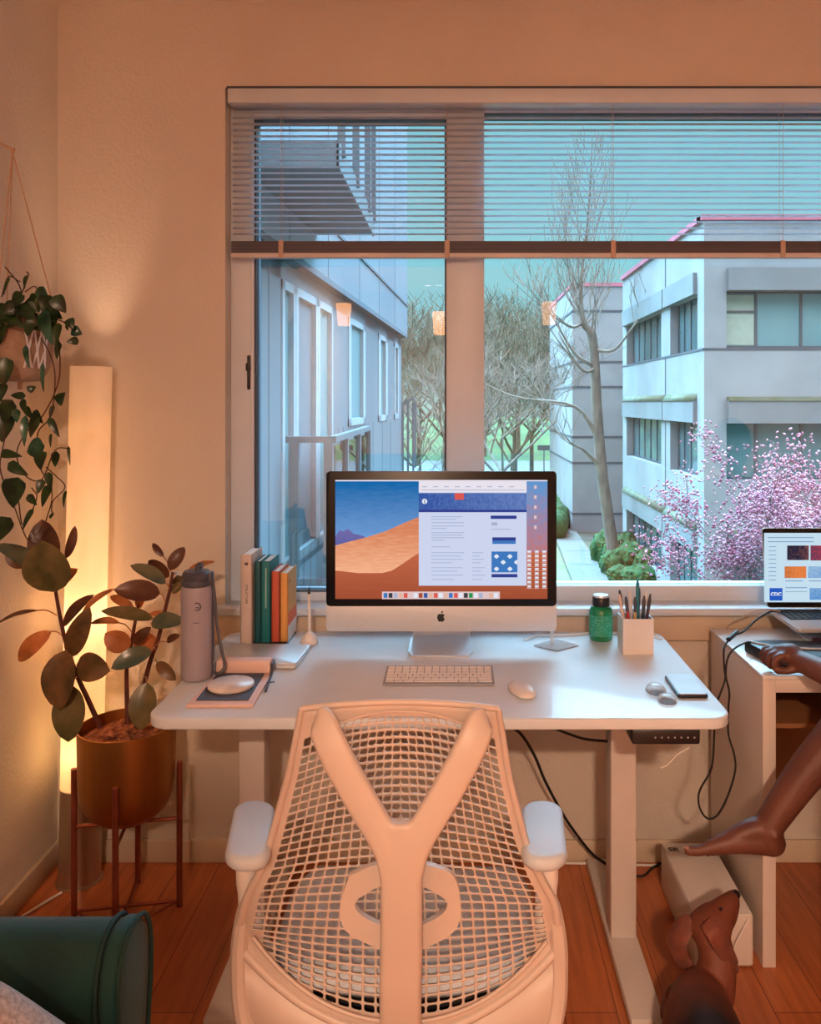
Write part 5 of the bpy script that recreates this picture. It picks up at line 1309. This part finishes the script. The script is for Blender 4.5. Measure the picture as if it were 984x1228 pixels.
def ear(pts, wid, nrm, nm='ear'):
    m_ = MB(); pts = [V(p) for p in pts]; cp = crv(pts, 6); n = len(cp); vs = []; nv_ = V(nrm).normalized()
    for i, p in enumerate(cp):
        t = (cp[min(i+1,n-1)]-cp[max(i-1,0)]).normalized(); s_ = t.cross(nv_).normalized()
        k = i/(n-1); w_ = wid*(0.35+0.65*math.sin(PI*min(1,0.15+0.95*k*0.9))**0.7)*(1 if k < 0.9 else 0.75)
        for a_ in range(10):
            q = 2*PI*a_/10; vs.append(p + s_*math.cos(q)*w_ + nv_*math.sin(q)*0.0032)
    fs = [(i*10+j, i*10+(j+1)%10, (i+1)*10+(j+1)%10, (i+1)*10+j) for i in range(n-1) for j in range(10)] + [tuple(range(10)), tuple((n-1)*10+j for j in range(10))]
    m_.add(vs, fs, 0, True); o = m_.build(nm, M['ear'], dg); return o
M['ear'] = mat('brown_dog_ear', (128,66,46), 0.65, c2=(92,48,38), scale=20, sheen=0.2)
ear([P(830,1104,1.915), P(818,1114,1.915), P(812,1132,1.905), P(819,1152,1.895), P(830,1158,1.89)], 0.024, (-0.7,-0.7,0.25))
ear([P(846,1106,1.872), P(856,1118,1.855), P(865,1134,1.855), P(876,1151,1.86), P(884,1166,1.865)], 0.020, (0.25,-1,0.2))

# ================================================================== OUTSIDE
G = EYE - 6.6                     # ground level outside, two storeys down
M['conc'] = mat('pale_concrete', (148,150,156), 0.9, c2=(160,162,168), scale=0.8, bump=0.1, bscale=12)
M['conc2'] = mat('grey_concrete', (128,132,138), 0.9, c2=(140,144,150), scale=0.8)
M['pinktrim'] = mat('pink_metal_trim', (176,96,116), 0.5)
M['wglass'] = mat('tinted_glass', (58,84,92), 0.08, c2=(86,112,118), scale=0.5, spec=0.8)
M['wglass2'] = mat('teal_blind_glass', (92,124,132), 0.25, c2=(104,138,144), scale=0.6)
M['wblind'] = mat('cream_window_blind', (150,158,146), 0.5, var=0.05)
M['mull'] = mat('dark_mullion', (62,72,80), 0.5)
M['groove'] = mat('dark_joint', (72,78,88), 0.9)
M['moss'] = mat('mossy_ledge', (120,126,96), 0.95, c2=(142,144,128), scale=2)
M['siding'] = mat('grey_metal_siding', (108,116,126), 0.5, c2=(118,126,136), scale=1.5, stretch=(1,1,0.1))
M['siding2'] = mat('pale_metal_cladding', (130,138,152), 0.4, c2=(140,148,160), scale=0.6)
M['wtrim'] = mat('white_window_trim', (176,184,194), 0.5)
M['rail'] = mat('grey_rail_metal', (92,102,110), 0.5)
M['soffit'] = mat('grey_soffit', (92,100,110), 0.8)
M['lawn'] = mat('lawn_grass', (52,86,10), 0.95, c2=(84,122,20), scale=0.35, bump=0.3, bscale=4)
M['ground'] = mat('bare_ground', (92,88,76), 0.95, c2=(112,110,84), scale=0.5)
M['road'] = mat('asphalt_road', (128,130,136), 0.9, var=0.06, scale=0.5)
M['path'] = mat('concrete_path', (150,150,144), 0.9, c2=(164,162,156), scale=1.2)
M['bark'] = mat('grey_bark', (112,104,98), 0.95, c2=(140,130,120), scale=6, stretch=(1,1,0.3))
M['bark2'] = mat('pale_branch', (124,116,110), 0.95, c2=(150,140,130), scale=3)
M['barkg'] = mat('mossy_branch', (92,90,76), 0.95, c2=(126,118,96), scale=0.9)
M['blossom'] = mat('pink_blossom', (240,140,172), 0.8, c2=(250,196,212), scale=3, trans=0.35)
M['shrub'] = mat('shrub_green', (30,74,36), 0.9, c2=(70,124,54), scale=6, bump=0.5, bscale=20)
M['conifer'] = mat('conifer_green', (34,54,44), 0.95, c2=(58,78,58), scale=0.8)
M['hill'] = mat('wooded_hill', (58,66,48), 0.98, c2=(96,92,66), scale=0.12, bump=0.6, bscale=1.2)

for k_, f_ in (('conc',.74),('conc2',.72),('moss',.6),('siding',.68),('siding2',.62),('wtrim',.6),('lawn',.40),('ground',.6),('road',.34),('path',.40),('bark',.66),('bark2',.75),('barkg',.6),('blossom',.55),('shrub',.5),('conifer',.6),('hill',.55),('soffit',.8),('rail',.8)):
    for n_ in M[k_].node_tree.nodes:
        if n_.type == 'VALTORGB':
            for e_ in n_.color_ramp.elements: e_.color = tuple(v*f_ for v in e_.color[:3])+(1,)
struct(MB().box(-80,80,2.9,90,G-0.5,G).build('ground', M['ground']))
struct(MB().box(-80,80,70,92,G-0.4,G+0.01).build('road', M['road']))
lw = MB(); lw.add([(-90,92,G),(90,92,G),(90,126,-0.9),(-90,126,-0.9),(-90,92,G-1),(90,92,G-1),(90,126,-2),(-90,126,-2)], [(0,1,2,3),(4,7,6,5),(0,4,5,1),(1,5,6,2),(2,6,7,3),(3,7,4,0)])
struct(lw.build('lawn', M['lawn']))
# wooded hill behind
hl = MB(); vs = []; nx, ny = 60, 14; rh = random.Random(2)
for j in range(ny+1):
    for i in range(nx+1):
        x = -130+260*i/nx; y = 126+60*j/ny; t = j/ny
        vs.append((x, y, -1.0 + 14*math.sin(t*PI/2)*(0.8+0.2*math.sin(x*0.05+1)) + rh.uniform(-0.8,0.8)*(t > 0)))
hl.add(vs, [(j*(nx+1)+i, j*(nx+1)+i+1, (j+1)*(nx+1)+i+1, (j+1)*(nx+1)+i) for j in range(ny) for i in range(nx)], 0, True)
struct(hl.build('hills', M['hill']))
# path beside the office building
pa = MB(); q = [(2.9,26.0),(4.6,26.0),(5.55,30.0),(5.95,42.0),(7.9,58.0),(6.6,58.0),(4.8,42),(4.15,30.0)]
pa.prism(q, G, G+0.06); struct(pa.build('path', M['path']))
pj = MB()
for y in range(27,58,3): pj.box(4.0+ (y-26)*0.07, 6.0+(y-26)*0.06, y, y+0.06, G+0.055, G+0.064)
struct(pj.build('path_joint', M['groove']))
struct(MB().prism([(-4,24),(2.8,26),(4.1,30),(4.7,42),(6.4,57),(-4,57)], G, G+0.03).build('lawn_strip', mat('thin_lawn', (92,112,70), 0.95, c2=(116,124,90), scale=0.8)))

# ---------------- office building
ob = thing('office_building', 'white three-storey office building with bands of dark windows and a pink roof trim', 'building', (7,24,G))
BX, BY0, BY1, BX1 = 6.98, 23.4, 35.0, 26.0
rooms = [(4.63,2.99),(0.86,-0.78),(-2.92,-4.56)]          # window top and bottom heights
wl_ = MB()
def wallband(z0, z1, inset=0.0, mi=0): wl_.box(BX+inset, BX1, BY0+inset, BY1, z0, z1, mi)
wallband(4.63, 6.62); wallband(0.86, 2.99); wallband(-2.92, -0.78); wallband(G, -4.56)
for zt_, zb_ in rooms:
    wl_.box(BX, 7.62, BY0, 24.05, zb_, zt_)                # corner pier
    wl_.box(BX, BX+0.7, 27.15, 28.35, zb_, zt_); wl_.box(BX, BX+0.7, 34.2, BY1, zb_, zt_)
    wl_.box(13.6, 14.4, BY0, BY0+0.7, zb_, zt_)
    wl_.box(BX+0.6, BX1, BY0+0.6, BY1, zb_, zt_)
# rear wing
wl_.box(5.75, 18, 41.6, 52, G, 7.3); wl_.box(9.5, 18, 34.9, 41.7, G, 6.0)
wl_.build('wall', M['conc'], ob)
jt = MB()
for y in (373,434,464,524,555,616):
    z = P(0, y, 41.6).z; jt.box(5.72, 12, 41.57, 41.62, z-0.05, z+0.05); jt.box(5.72,5.76,41.6,52,z-0.05,z+0.05)
jt.box(BX-0.02, BX1, BY0-0.02, BY0+0.1, 2.93, 2.99).box(BX-0.02, BX+0.1, BY0, BY1, 2.93, 2.99)
for y_ in (27.75,): jt.box(BX-0.015, BX+0.05, y_-0.04, y_+0.04, -0.78, 0.8).box(BX-0.015, BX+0.05, y_-0.04, y_+0.04, 1.7, 2.93).box(BX-0.015,BX+0.05,y_-0.04,y_+0.04,4.7,6.6).box(BX-0.015,BX+0.05,y_-0.04,y_+0.04,-2.9,-0.8)
jt.build('panel_joint', M['groove'], ob)
tr = MB().box(BX-0.1, BX1, BY0-0.1, BY0+0.4, 6.62, 6.78).box(BX-0.1, BX+0.4, BY0, BY1, 6.62, 6.78).box(5.7, 9.2, 41.5, 42, 7.3, 7.48).box(5.7,6.1,41.5,52,7.3,7.48)
tr.build('roof_trim', M['pinktrim'], ob)
ov = MB()
for zt_, zb_ in rooms:
    ov.box(7.62, BX1, BY0-0.22, BY0+0.1, zt_-0.02, zt_+0.62)
    for ya, yb in ((24.1,27.7),(27.8,34.6)): ov.box(BX-0.12, BX+0.1, ya, yb, zt_-0.02, zt_+0.62)
ov.build('overhang_panel', M['conc2'], ob)
lg_ = MB()
for zt_, zb_ in rooms[1:]:
    lg_.box(7.62, BX1, BY0-0.25, BY0+0.1, zt_+0.62, zt_+0.74)
    for ya, yb in ((24.1,27.7),(27.8,34.6)): lg_.prism([(BX+0.05, zt_+0.62),(BX-0.15, zt_+0.62),(BX+0.02, zt_+0.86)], ya, yb, axis='y')
lg_.build('ledge', M['moss'], ob)
def winbay(axis, a, b, zb_, zt_, at, mull, gl, lab=None, blindz=None):
    f_ = MB(); d = 0.28
    if axis == 'x':
        f_.box(a, b, at+d, at+d+0.05, zt_-0.06, zt_).box(a, b, at+d-0.03, at+d+0.05, zb_, zb_+0.07)
        for m_ in mull: f_.box(m_-0.04, m_+0.04, at+d-0.02, at+d+0.05, zb_, zt_)
    else:
        f_.box(at+d, at+d+0.05, a, b, zt_-0.06, zt_).box(at+d-0.03, at+d+0.05, a, b, zb_, zb_+0.07)
        for m_ in mull: f_.box(at+d-0.02, at+d+0.05, m_-0.04, m_+0.04, zb_, zt_)
    fo = f_.build('window', M['mull'], ob)
    g_ = MB()
    if axis == 'x': g_.box(a, b, at+d+0.01, at+d+0.04, zb_, zt_)
    else: g_.box(at+d+0.01, at+d+0.04, a, b, zb_, zt_)
    g_.build('pane', gl, fo)
    if blindz:
        MB().box(blindz[0], blindz[1], at+d-0.005, at+d+0.008, zb_+0.1, zt_-0.1).build('blind', M['wblind'], fo)
        MB().box(blindz[0], blindz[1], at+d-0.03, at+d-0.006, zt_-0.62, zt_-0.55).build('bar', M['mull'], fo)
for k_, (zt_, zb_) in enumerate(rooms):
    winbay('x', 7.62, 13.6, zb_, zt_, BY0, (7.66,8.55,9.85,11.1,12.3), M['wglass2'] if k_ == 0 else M['wglass'], blindz=(7.7,8.5) if k_ == 0 else None)
    winbay('x', 14.4, 20, zb_, zt_, BY0, (14.5,16,17.5,19), M['wglass'])
    winbay('y', 24.05, 27.15, zb_, zt_, BX, (24.1,24.9,25.7,26.45,27.1), M['wglass'])
    winbay('y', 28.35, 34.2, zb_, zt_, BX, (28.4,29.2,30.1,31.1,32.1,33.1,34.1), M['wglass'])

# ---------------- own building's wing seen along the left pane
wg = thing('apartment_wing', 'grey metal-clad apartment wing with tall windows running away from the left window pane', 'building', (-1.5,8,G))
def WX(Y): return -1.69+0.05*Y
def wpx(px): return 1664.65/(599.25-px)
def wbox(mb, Ya, Yb, z0, z1, out=0.0, back=0.4, mi=0):
    a, b = WX(Ya), WX(Yb)
    vs = [(a-back,Ya,z0),(a+out,Ya,z0),(b+out,Yb,z0),(b-back,Yb,z0),(a-back,Ya,z1),(a+out,Ya,z1),(b+out,Yb,z1),(b-back,Yb,z1)]
    mb.add(vs, [(0,3,2,1),(4,5,6,7),(0,1,5,4),(1,2,6,5),(2,3,7,6),(3,0,4,7)], mi)
YE = 14.08
wm = MB()
A0, A1 = wpx(337), wpx(398)
wbox(wm, 4.4, A0, G, 2.55, 0, 3); wbox(wm, A1, YE, G, 1.18, 0, 3); wbox(wm, A0, A1, G, 0.12, 0, 3); wbox(wm, 4.4, YE, 2.40, 2.56, 0, 3)
for a, b in ((398,417),(437,453),(464,472),(477.5,481.5)): wbox(wm, wpx(a), min(YE, wpx(b)), 1.18, 2.5, 0, 3)
wm.build('wall', M['siding'], wg)
sj = MB()
for px in (345,372,405,411,425,441,447,458,468): 
    y_ = wpx(px)
    if px >= 400: wbox(sj, y_, y_+0.012, G, 1.18, 0.003, 0.0)
wbox(sj, 5.55, 5.56, G, 2.5, 0.003, 0); wbox(sj, 6.0, 6.012, G, 2.5, 0.003, 0)
wbox(sj, 4.4, YE, 2.545, 2.60, 0.10, 0.0)
wbox(sj, 4.4, YE, 3.08, 3.11, 0.115, 0.0)
sj.build('siding_joint', M['groove'], wg)
up = MB(); wbox(up, 4.4, YE+0.02, 2.60, 9.0, 0.10, 3); up.build('upper_cladding', M['siding2'], wg)
uj = MB()
for y_ in (6.2,7.6,9.3,10.8,12.4): wbox(uj, y_, y_+0.014, 2.6, 9.0, 0.104, 0)
uj.build('cladding_joint', M['siding'], wg)
def wwin(pa_, pb_, z0, z1, kind='glass', fr_=0.07):
    Ya, Yb = wpx(pa_), wpx(pb_); f_ = MB()
    wbox(f_, Ya, Ya+fr_, z0, z1, 0.012, 0.1); wbox(f_, Yb-fr_, Yb, z0, z1, 0.012, 0.1); wbox(f_, Ya, Yb, z1-0.07, z1, 0.012, 0.1); wbox(f_, Ya, Yb, z0, z0+0.08, 0.012, 0.1)
    fo = f_.build('window', M['wtrim'], wg)
    g_ = MB(); wbox(g_, Ya+fr_, Yb-fr_, z0+0.08, z1-0.07, -0.03, 0.1); g_.build('pane', M['wglass2'] if kind == 'glass' else M['siding'], fo)
wwin(337, 353, 0.12, 2.40); wwin(353.3, 380, 0.12, 2.40, 'panel', 0.09); wwin(380.3, 398, 0.12, 2.40)
wwin(417, 437, 1.18, 2.40, 'glass', 0.16); wwin(453, 464, 1.18, 2.40, 'glass', 0.22); wwin(472, 477.5, 1.18, 2.40, 'glass', 0.12)
# balcony rail at our level
br_ = thing('balcony_railing', 'grey metal balcony railing on the near side of the apartment wing', 'railing', (-1.1,9,0))
hr_z = 1.45-0.297
c0 = V((WX(6.5), 6.5, hr_z)); c1 = V((-1.0, 6.5, hr_z)); c2_ = V((-1.03, 9.3, hr_z)); 
def bar(mb, a, b, w_, h_):
    a, b = V(a), V(b); d = (b-a).normalized(); s_ = V((0,0,1)).cross(d) if abs(d.z) < 0.9 else V((1,0,0)); s_ = s_.normalized(); u_ = d.cross(s_)
    vs = [p + s_*sx*w_/2 + u_*sz*h_/2 for p in (a, b) for sx, sz in ((-1,-1),(1,-1),(1,1),(-1,1))]
    mb.add(vs, [(0,1,2,3)[::-1],(4,5,6,7),(0,1,5,4),(1,2,6,5),(2,3,7,6),(3,0,4,7)])
hb = MB(); bar(hb, c0, c1, 0.06, 0.05); bar(hb, c1, c2_, 0.06, 0.05); hb.build('handrail', M['rail'], br_)
for p in (V((-1.3,6.5,0)), V((-1.03,6.5,0)), V((-1.03,7.4,0)), V((-1.03,8.35,0)), V((-1.03,9.3,0))):
    m_ = MB(); bar(m_, V((p.x,p.y,0.0)), V((p.x,p.y,hr_z-0.02)), 0.07, 0.07); m_.build('post', M['rail'], br_)
sl_ = MB().box(-1.45,-0.98,6.45,9.4,-0.12,0.06); sl_.build('slab', M['soffit'], br_)
MB().box(-1.025,-1.020,6.55,9.3,0.12,hr_z-0.06).build('glass_infill', paneglass('rail_glass',(0.8,0.9,0.92,1),1.45,1.0), br_)
# balcony overhead
ub = thing('upper_balcony', 'dark underside of a balcony one floor up with slim railing posts', 'balcony', (-1.1,6,2.9))
MB().box(-1.42,-0.747,5.06,7.14,2.90,3.04).build('slab', M['soffit'], ub)
MB().box(-1.42,-0.740,5.05,5.09,2.89,3.06).box(-0.752,-0.735,5.05,7.15,2.89,3.06).build('fascia', M['rail'], ub)
for y_ in (5.2,5.93,6.69,7.1):
    m_ = MB(); m_.box(-0.765,-0.715,y_-0.025,y_+0.025,3.0,4.15); m_.build('post', M['rail'], ub)
MB().box(-0.765,-0.715,5.05,7.15,4.12,4.17).build('handrail', M['rail'], ub)
# far balcony
fb = thing('far_balcony', 'small grey balcony railing beyond the end of the apartment wing', 'railing', (-0.85,14.5,0))
m_ = MB(); za = EYE-0.0; bar(m_, V((-0.98,14.2,1.40)), V((-0.78,14.2,1.52)), 0.05, 0.05); bar(m_, V((-0.78,14.2,1.52)), V((-0.84,15.6,1.45)), 0.05, 0.05); m_.build('handrail', M['rail'], fb)
for x, y_ in ((-0.97,14.2),(-0.88,14.2),(-0.79,14.2),(-0.82,15.4)):
    m_ = MB(); bar(m_, V((x,y_,0.2)), V((x,y_,1.45)), 0.04, 0.04); m_.build('post', M['rail'], fb)
MB().box(-1.1,-0.76,14.1,15.7,0.05,0.22).box(-1.0,-0.95,14.15,14.2,2.6,3.9).build('slab', M['soffit'], fb)

# ---------------- trees
def grow(mb, p, d, L_, r, depth, rng, spread, nchild=3, sides=5, up=0.15, tips=None, shrink=0.68, minr=0.006, mi=0):
    pts = [p]; rr = [r]; n = 4
    for i in range(n):
        d = (d + V((rng.uniform(-.12,.12), rng.uniform(-.12,.12), rng.uniform(-.08,.12)+up*0.25))).normalized()
        p = p + d*L_/n; pts.append(p); rr.append(max(minr, r*(1-0.42*(i+1)/n)))
    mb.tube(pts, rr, sides if depth > 1 else 4 if depth > 0 else 3, mi, caps=False)
    if depth == 0:
        if tips is not None: tips += pts[1:]
        return
    for c in range(nchild):
        k = rng.randint(2, n) if c else n
        a = rng.uniform(0, 2*PI); ax = V((math.cos(a), math.sin(a), rng.uniform(-0.1,0.4)))
        nd = (d*(1-spread*0.4) + ax*spread + V((0,0,up))).normalized()
        grow(mb, pts[k], nd, L_*shrink*rng.uniform(0.8,1.15), rr[k]*0.72, depth-1, rng, spread, nchild, max(3, sides-1), up, tips, shrink, minr, mi)
# tall slender tree against the building
rt = random.Random(11)
tt = thing('tall_bare_tree', 'tall bare tree with a bent trunk standing in front of the office building', 'tree', P(738,668,32.5))
TYd = 32.5
tp_ = [P(740,690,TYd), P(732,640,TYd), P(722,570,TYd), P(716,500,TYd), P(713,440,TYd), P(709,400,TYd), P(700,388,TYd), P(696,360,TYd), P(698,320,TYd), P(704,270,TYd), P(708,215,TYd), P(710,165,TYd)]
tc_ = crv(tp_, 5); rad_ = [interp(i/len(tc_), [(0,0.26),(0.45,0.19),(0.55,0.12),(0.75,0.06),(1,0.012)]) for i in range(len(tc_))]
MB().tube(tc_, rad_, 9).build('trunk', M['bark'], tt)
bm_ = MB()
for a, b, c in (((714,440),(690,425),(668,390)),((717,525),(690,488),(630,478)),((716,440),(700,445),(676,418)),((720,560),(700,540),(692,536)),((712,420),(735,420),(755,398)),((696,388),(685,392),(664,380))):
    q = crv([P(*a,TYd), P(*b,TYd-0.4), P(*c,TYd-0.8)], 4); bm_.tube(q, [0.1-0.075*i/len(q) for i in range(len(q))], 5, caps=False)
    for _ in range(3): grow(bm_, q[rt.randint(4,len(q)-1)], (q[-1]-q[-3]).normalized(), 1.7, 0.03, 2, rt, 0.7, 3, 4, 0.2, minr=0.010)
for i in range(52):
    t = 0.42+0.56*i/52; q = tc_[int(t*(len(tc_)-1))]; wmax = interp(t, [(0.42,1.6),(0.6,2.0),(0.75,1.7),(1,0.4)])
    a = rt.uniform(0, 6.28)
    grow(bm_, q, V((math.cos(a)*0.75, math.sin(a)*0.75, 0.9)).normalized(), wmax, 0.035*(1.3-t), 2, rt, 0.45, 3, 4, 0.35, minr=0.0085)
bm_.build('branches', M['bark2'], tt)

def bare_tree(x, y, h, seed, label, group, mk='barkg', depth=5, r=0.2, spread=0.75, z=None, lean=(0,0)):
    rg = random.Random(seed); z = G if z is None else z
    t = thing('bare_tree', label, 'tree', (x,y,z), group)
    m1 = MB(); top = V((x+lean[0],y+lean[1],z+h*0.3)); m1.tube(crv([V((x,y,z-0.2)), V((x+lean[0]*0.4,y,z+h*0.15)), top],4), [r,r*0.95,r*0.9,r*0.85,r*0.82,r*0.8,r*0.78,r*0.76,r*0.74], 8)
    m1.build('trunk', M[mk], t)
    m2 = MB()
    for c in range(4):
        a = c*PI/2+rg.uniform(-.5,.5)
        grow(m2, top-V((0,0,h*0.05*c*0.5)), V((math.cos(a)*spread, math.sin(a)*spread, 0.8)).normalized(), h*0.30, r*0.5, depth, rg, spread, 3, 5, 0.12, None, 0.70, 0.009*max(1,y/30))
    m2.build('branches', M[mk], t)
    return t
def copy_tree(t, loc, s, rz, label, group):
    c = t.copy(); COL.objects.link(c); c.location = loc; c.scale = (s,s,s); c.rotation_euler = (0,0,rz); c['label'] = label; c['group'] = group
    for ch_ in list(t.children):
        k = ch_.copy(); COL.objects.link(k); k.parent = c
    return c
GL = 'bare trees across the street'; lab = 'bare twiggy deciduous tree in the thicket across the street'
near = bare_tree(1.5, 38, 11.5, 5, 'bare spreading tree on the lawn between the window post and the path', 'n', 'bark', 5, 0.15, 0.95, lean=(0.6,0))
del near['group']
lefty = bare_tree(-1.9, 26, 8.6, 8, 'bare tree just right of the apartment wing, seen in the left pane', 'n', 'bark', 5, 0.11, 0.85)
del lefty['group']
t1 = bare_tree(-6, 62, 14, 21, lab, GL, 'barkg', 5, 0.24, 0.8)
t2 = bare_tree(4.5, 66, 15, 33, lab, GL, 'barkg', 5, 0.24, 0.8)
rt2 = random.Random(3)
for i, (x, y, s) in enumerate([(-1,60,0.95),(1.5,64,1.0),(8,64,0.95),(11,70,1.1),(-9.5,68,1.1),(-3.5,72,1.1),(3,95,1.1),(-1,96,1.2),(7,97,1.25),(13,98,1.2),(-7,97,1.2),(18,98,1.1),(10,110,1.2),(-12,105,1.2),(4,112,1.2),(0.8,55,0.8),(3.4,52,0.75),(-2.6,50,0.75),(6.2,70,0.9),(2.2,78,1.0)]):
    z = G if y < 90 else G+(y-92)*0.16
    copy_tree(t1 if i % 2 else t2, (x,y,z), s, rt2.uniform(0,6.2), lab, GL)
# conifers on the hill
def conifer(h, seed):
    rg = random.Random(seed); m_ = MB(); n = 16; k = 14; vs = []; 
    for i in range(n):
        t = i/(n-1); r = h*0.17*(1-t)**0.85*(1.0 if i % 2 else 0.62)
        for j in range(k):
            a = 2*PI*j/k+i*0.3; q = r*rg.uniform(0.75,1.2); vs.append((q*math.cos(a), q*math.sin(a), h*0.1+h*0.9*t - (0.06*h*(1-t) if i % 2 else 0)))
    m_.add(vs, [(i*k+j, i*k+(j+1)%k, (i+1)*k+(j+1)%k, (i+1)*k+j) for i in range(n-1) for j in range(k)], 0, True)
    return m_
GC = 'dark conifers on the far hill'; labc = 'dark evergreen conifer on the far wooded hill'
co0 = thing('conifer_tree', labc, 'tree', (4,140,5), GC)
fo_ = conifer(13, 1); fo_.v = [v+V((4,140,5)) for v in fo_.v]; fo_.build('foliage', M['conifer'], co0)
MB().tube([(4,140,4.4),(4,140,8)], 0.3, 8).build('trunk', M['bark'], co0)
for i in range(22):
    x = -24+i*2.6+rt2.uniform(-1,1); y = 136+rt2.uniform(-4,16)
    copy_tree(co0, (x, y, 3.2+(y-130)*0.25), rt2.uniform(0.55,0.85)*(1.25 if 14 < x < 19 else 1), rt2.uniform(0,6), labc, GC)
# cherry tree in blossom
rc = random.Random(17)
CTX = 6.5
ct = thing('cherry_tree', 'cherry tree covered in pink blossom in front of the office building', 'tree', (CTX,12.6,G))
cb_ = MB(); tips = []
MB().tube(crv([V((CTX,12.6,G-0.1)), V((CTX-0.1,12.6,G+1.0)), V((CTX,12.5,G+2.0))],4), [0.16,0.155,0.15,0.145,0.14,0.135,0.13,0.13,0.12], 9).build('trunk', M['bark'], ct)
base_ = V((CTX,12.5,G+1.6))
for c in range(9):
    a = c*0.9+0.3; grow(cb_, base_, V((math.cos(a)*0.9, math.sin(a)*0.8, 0.62)).normalized(), 1.7, 0.055, 4, rc, 0.68, 3, 5, 0.08, tips, 0.76, 0.006)
for tgt in ((742,375),(835,500),(795,645),(760,690)):
    pass
cb_.build('branches', M['bark'], ct)
print('cherry tips', len(tips), min(t.x for t in tips), max(t.x for t in tips), max(t.z for t in tips))
bo_ = MB()
for t_ in tips:
    if t_.z < G+1.2: continue
    for _ in range(13):
        c = t_ + V((rc.gauss(0,0.13), rc.gauss(0,0.13), rc.gauss(0,0.11)))
        # five open petals around a centre
        n_ = V((rc.uniform(-1,1), rc.uniform(-1,0.6), rc.uniform(-0.4,1))).normalized(); a_ = n_.orthogonal().normalized(); b_ = n_.cross(a_); s = rc.uniform(0.017,0.034)
        ring_ = [c + (a_*math.cos(2*PI*j/5)+b_*math.sin(2*PI*j/5))*s + n_*s*0.35 for j in range(5)]
        o = len(bo_.v); bo_.v += [c - n_*s*0.3, c + n_*s*0.5] + ring_
        for j in range(5):
            bo_.f.append([o, o+2+j, o+2+(j+1)%5]); bo_.m.append(0); bo_.sm.append(True)
            bo_.f.append([o+1, o+2+(j+1)%5, o+2+j]); bo_.m.append(0); bo_.sm.append(True)
bl_o = bo_.build('blossom', M['blossom'], ct)
# shrubs at the foot of the building
rs2 = random.Random(5)
shl_ = ['round clipped green shrub in the bed beside the path']
sp0 = None
for i, (px, py, Y_, r_) in enumerate([(768,684,29.6,0.62),(742,683,30.2,0.42),(757,660,31.6,0.6),(740,655,32.8,0.55),(728,644,35,0.6),(752,648,34.0,0.5),(776,668,30.8,0.5),(722,650,34,0.45),(735,668,31.5,0.5)]):
    p = P(px, py, Y_)
    if sp0 is None:
        m_ = MB(); m_.ball((0,0,0.42), 1.0, 0, 4, (1.0,0.9,0.62), None, 0.0)
        for v in m_.v:
            k = 1+0.10*math.sin(v.x*9+v.z*5)*math.cos(v.y*8)+rs2.uniform(-0.09,0.09); v.x *= k; v.y *= k; v.z = 0.42+(v.z-0.42)*k
        m_.v = [v+V((p.x,p.y,G)) for v in m_.v]
        sp0 = m_.build('round_shrub', M['shrub'], origin=(p.x,p.y,G)); o = sp0
    else:
        o = sp0.copy(); COL.objects.link(o); o.location = (p.x, p.y, G)
    s = r_*1.12; o.scale = (s, s, s*max(0.6,(p.z-G)/0.42/s*0.55)); o.rotation_euler = (0,0,i*1.3)
    tag(o, 'clipped green shrub in the planting bed at the foot of the office building', 'shrub', 'shrubs in the planting bed')
struct(MB().prism([(5.6,28.5),(6.9,28.5),(6.9,36),(6.0,36)], G, G+0.08).build('planting_bed', mat('bed_mulch', (96,84,76), 0.98, c2=(120,108,96), scale=5)))
hd_ = MB(); rr2 = random.Random(8)
for i in range(16):
    hd_.ball((4.7+i*0.16+rr2.uniform(-.1,.1), 40+i*1.0, G+0.45), rr2.uniform(0.55,0.8), 0, 3, (0.8,1,1), None, 0.09, rr2)
tag(hd_.build('hedge', M['shrub'], origin=(5.5,47,G)), 'green hedge running along the left edge of the far path', 'hedge')
# street sign and parking wall
sg = thing('street_sign', 'small dark sign on a post beside the street', 'sign', (6.3,62,G))
pz = P(652,537,62); MB().tube([(pz.x,62,G),(pz.x,62,pz.z)], 0.05, 8).build('post', M['rail'], sg)
MB().box(pz.x-0.48,pz.x+0.48,61.95,62.0,pz.z-0.2,pz.z+0.2).build('board', M['mull'], sg)
print('SCENE OK', len(bpy.data.objects))
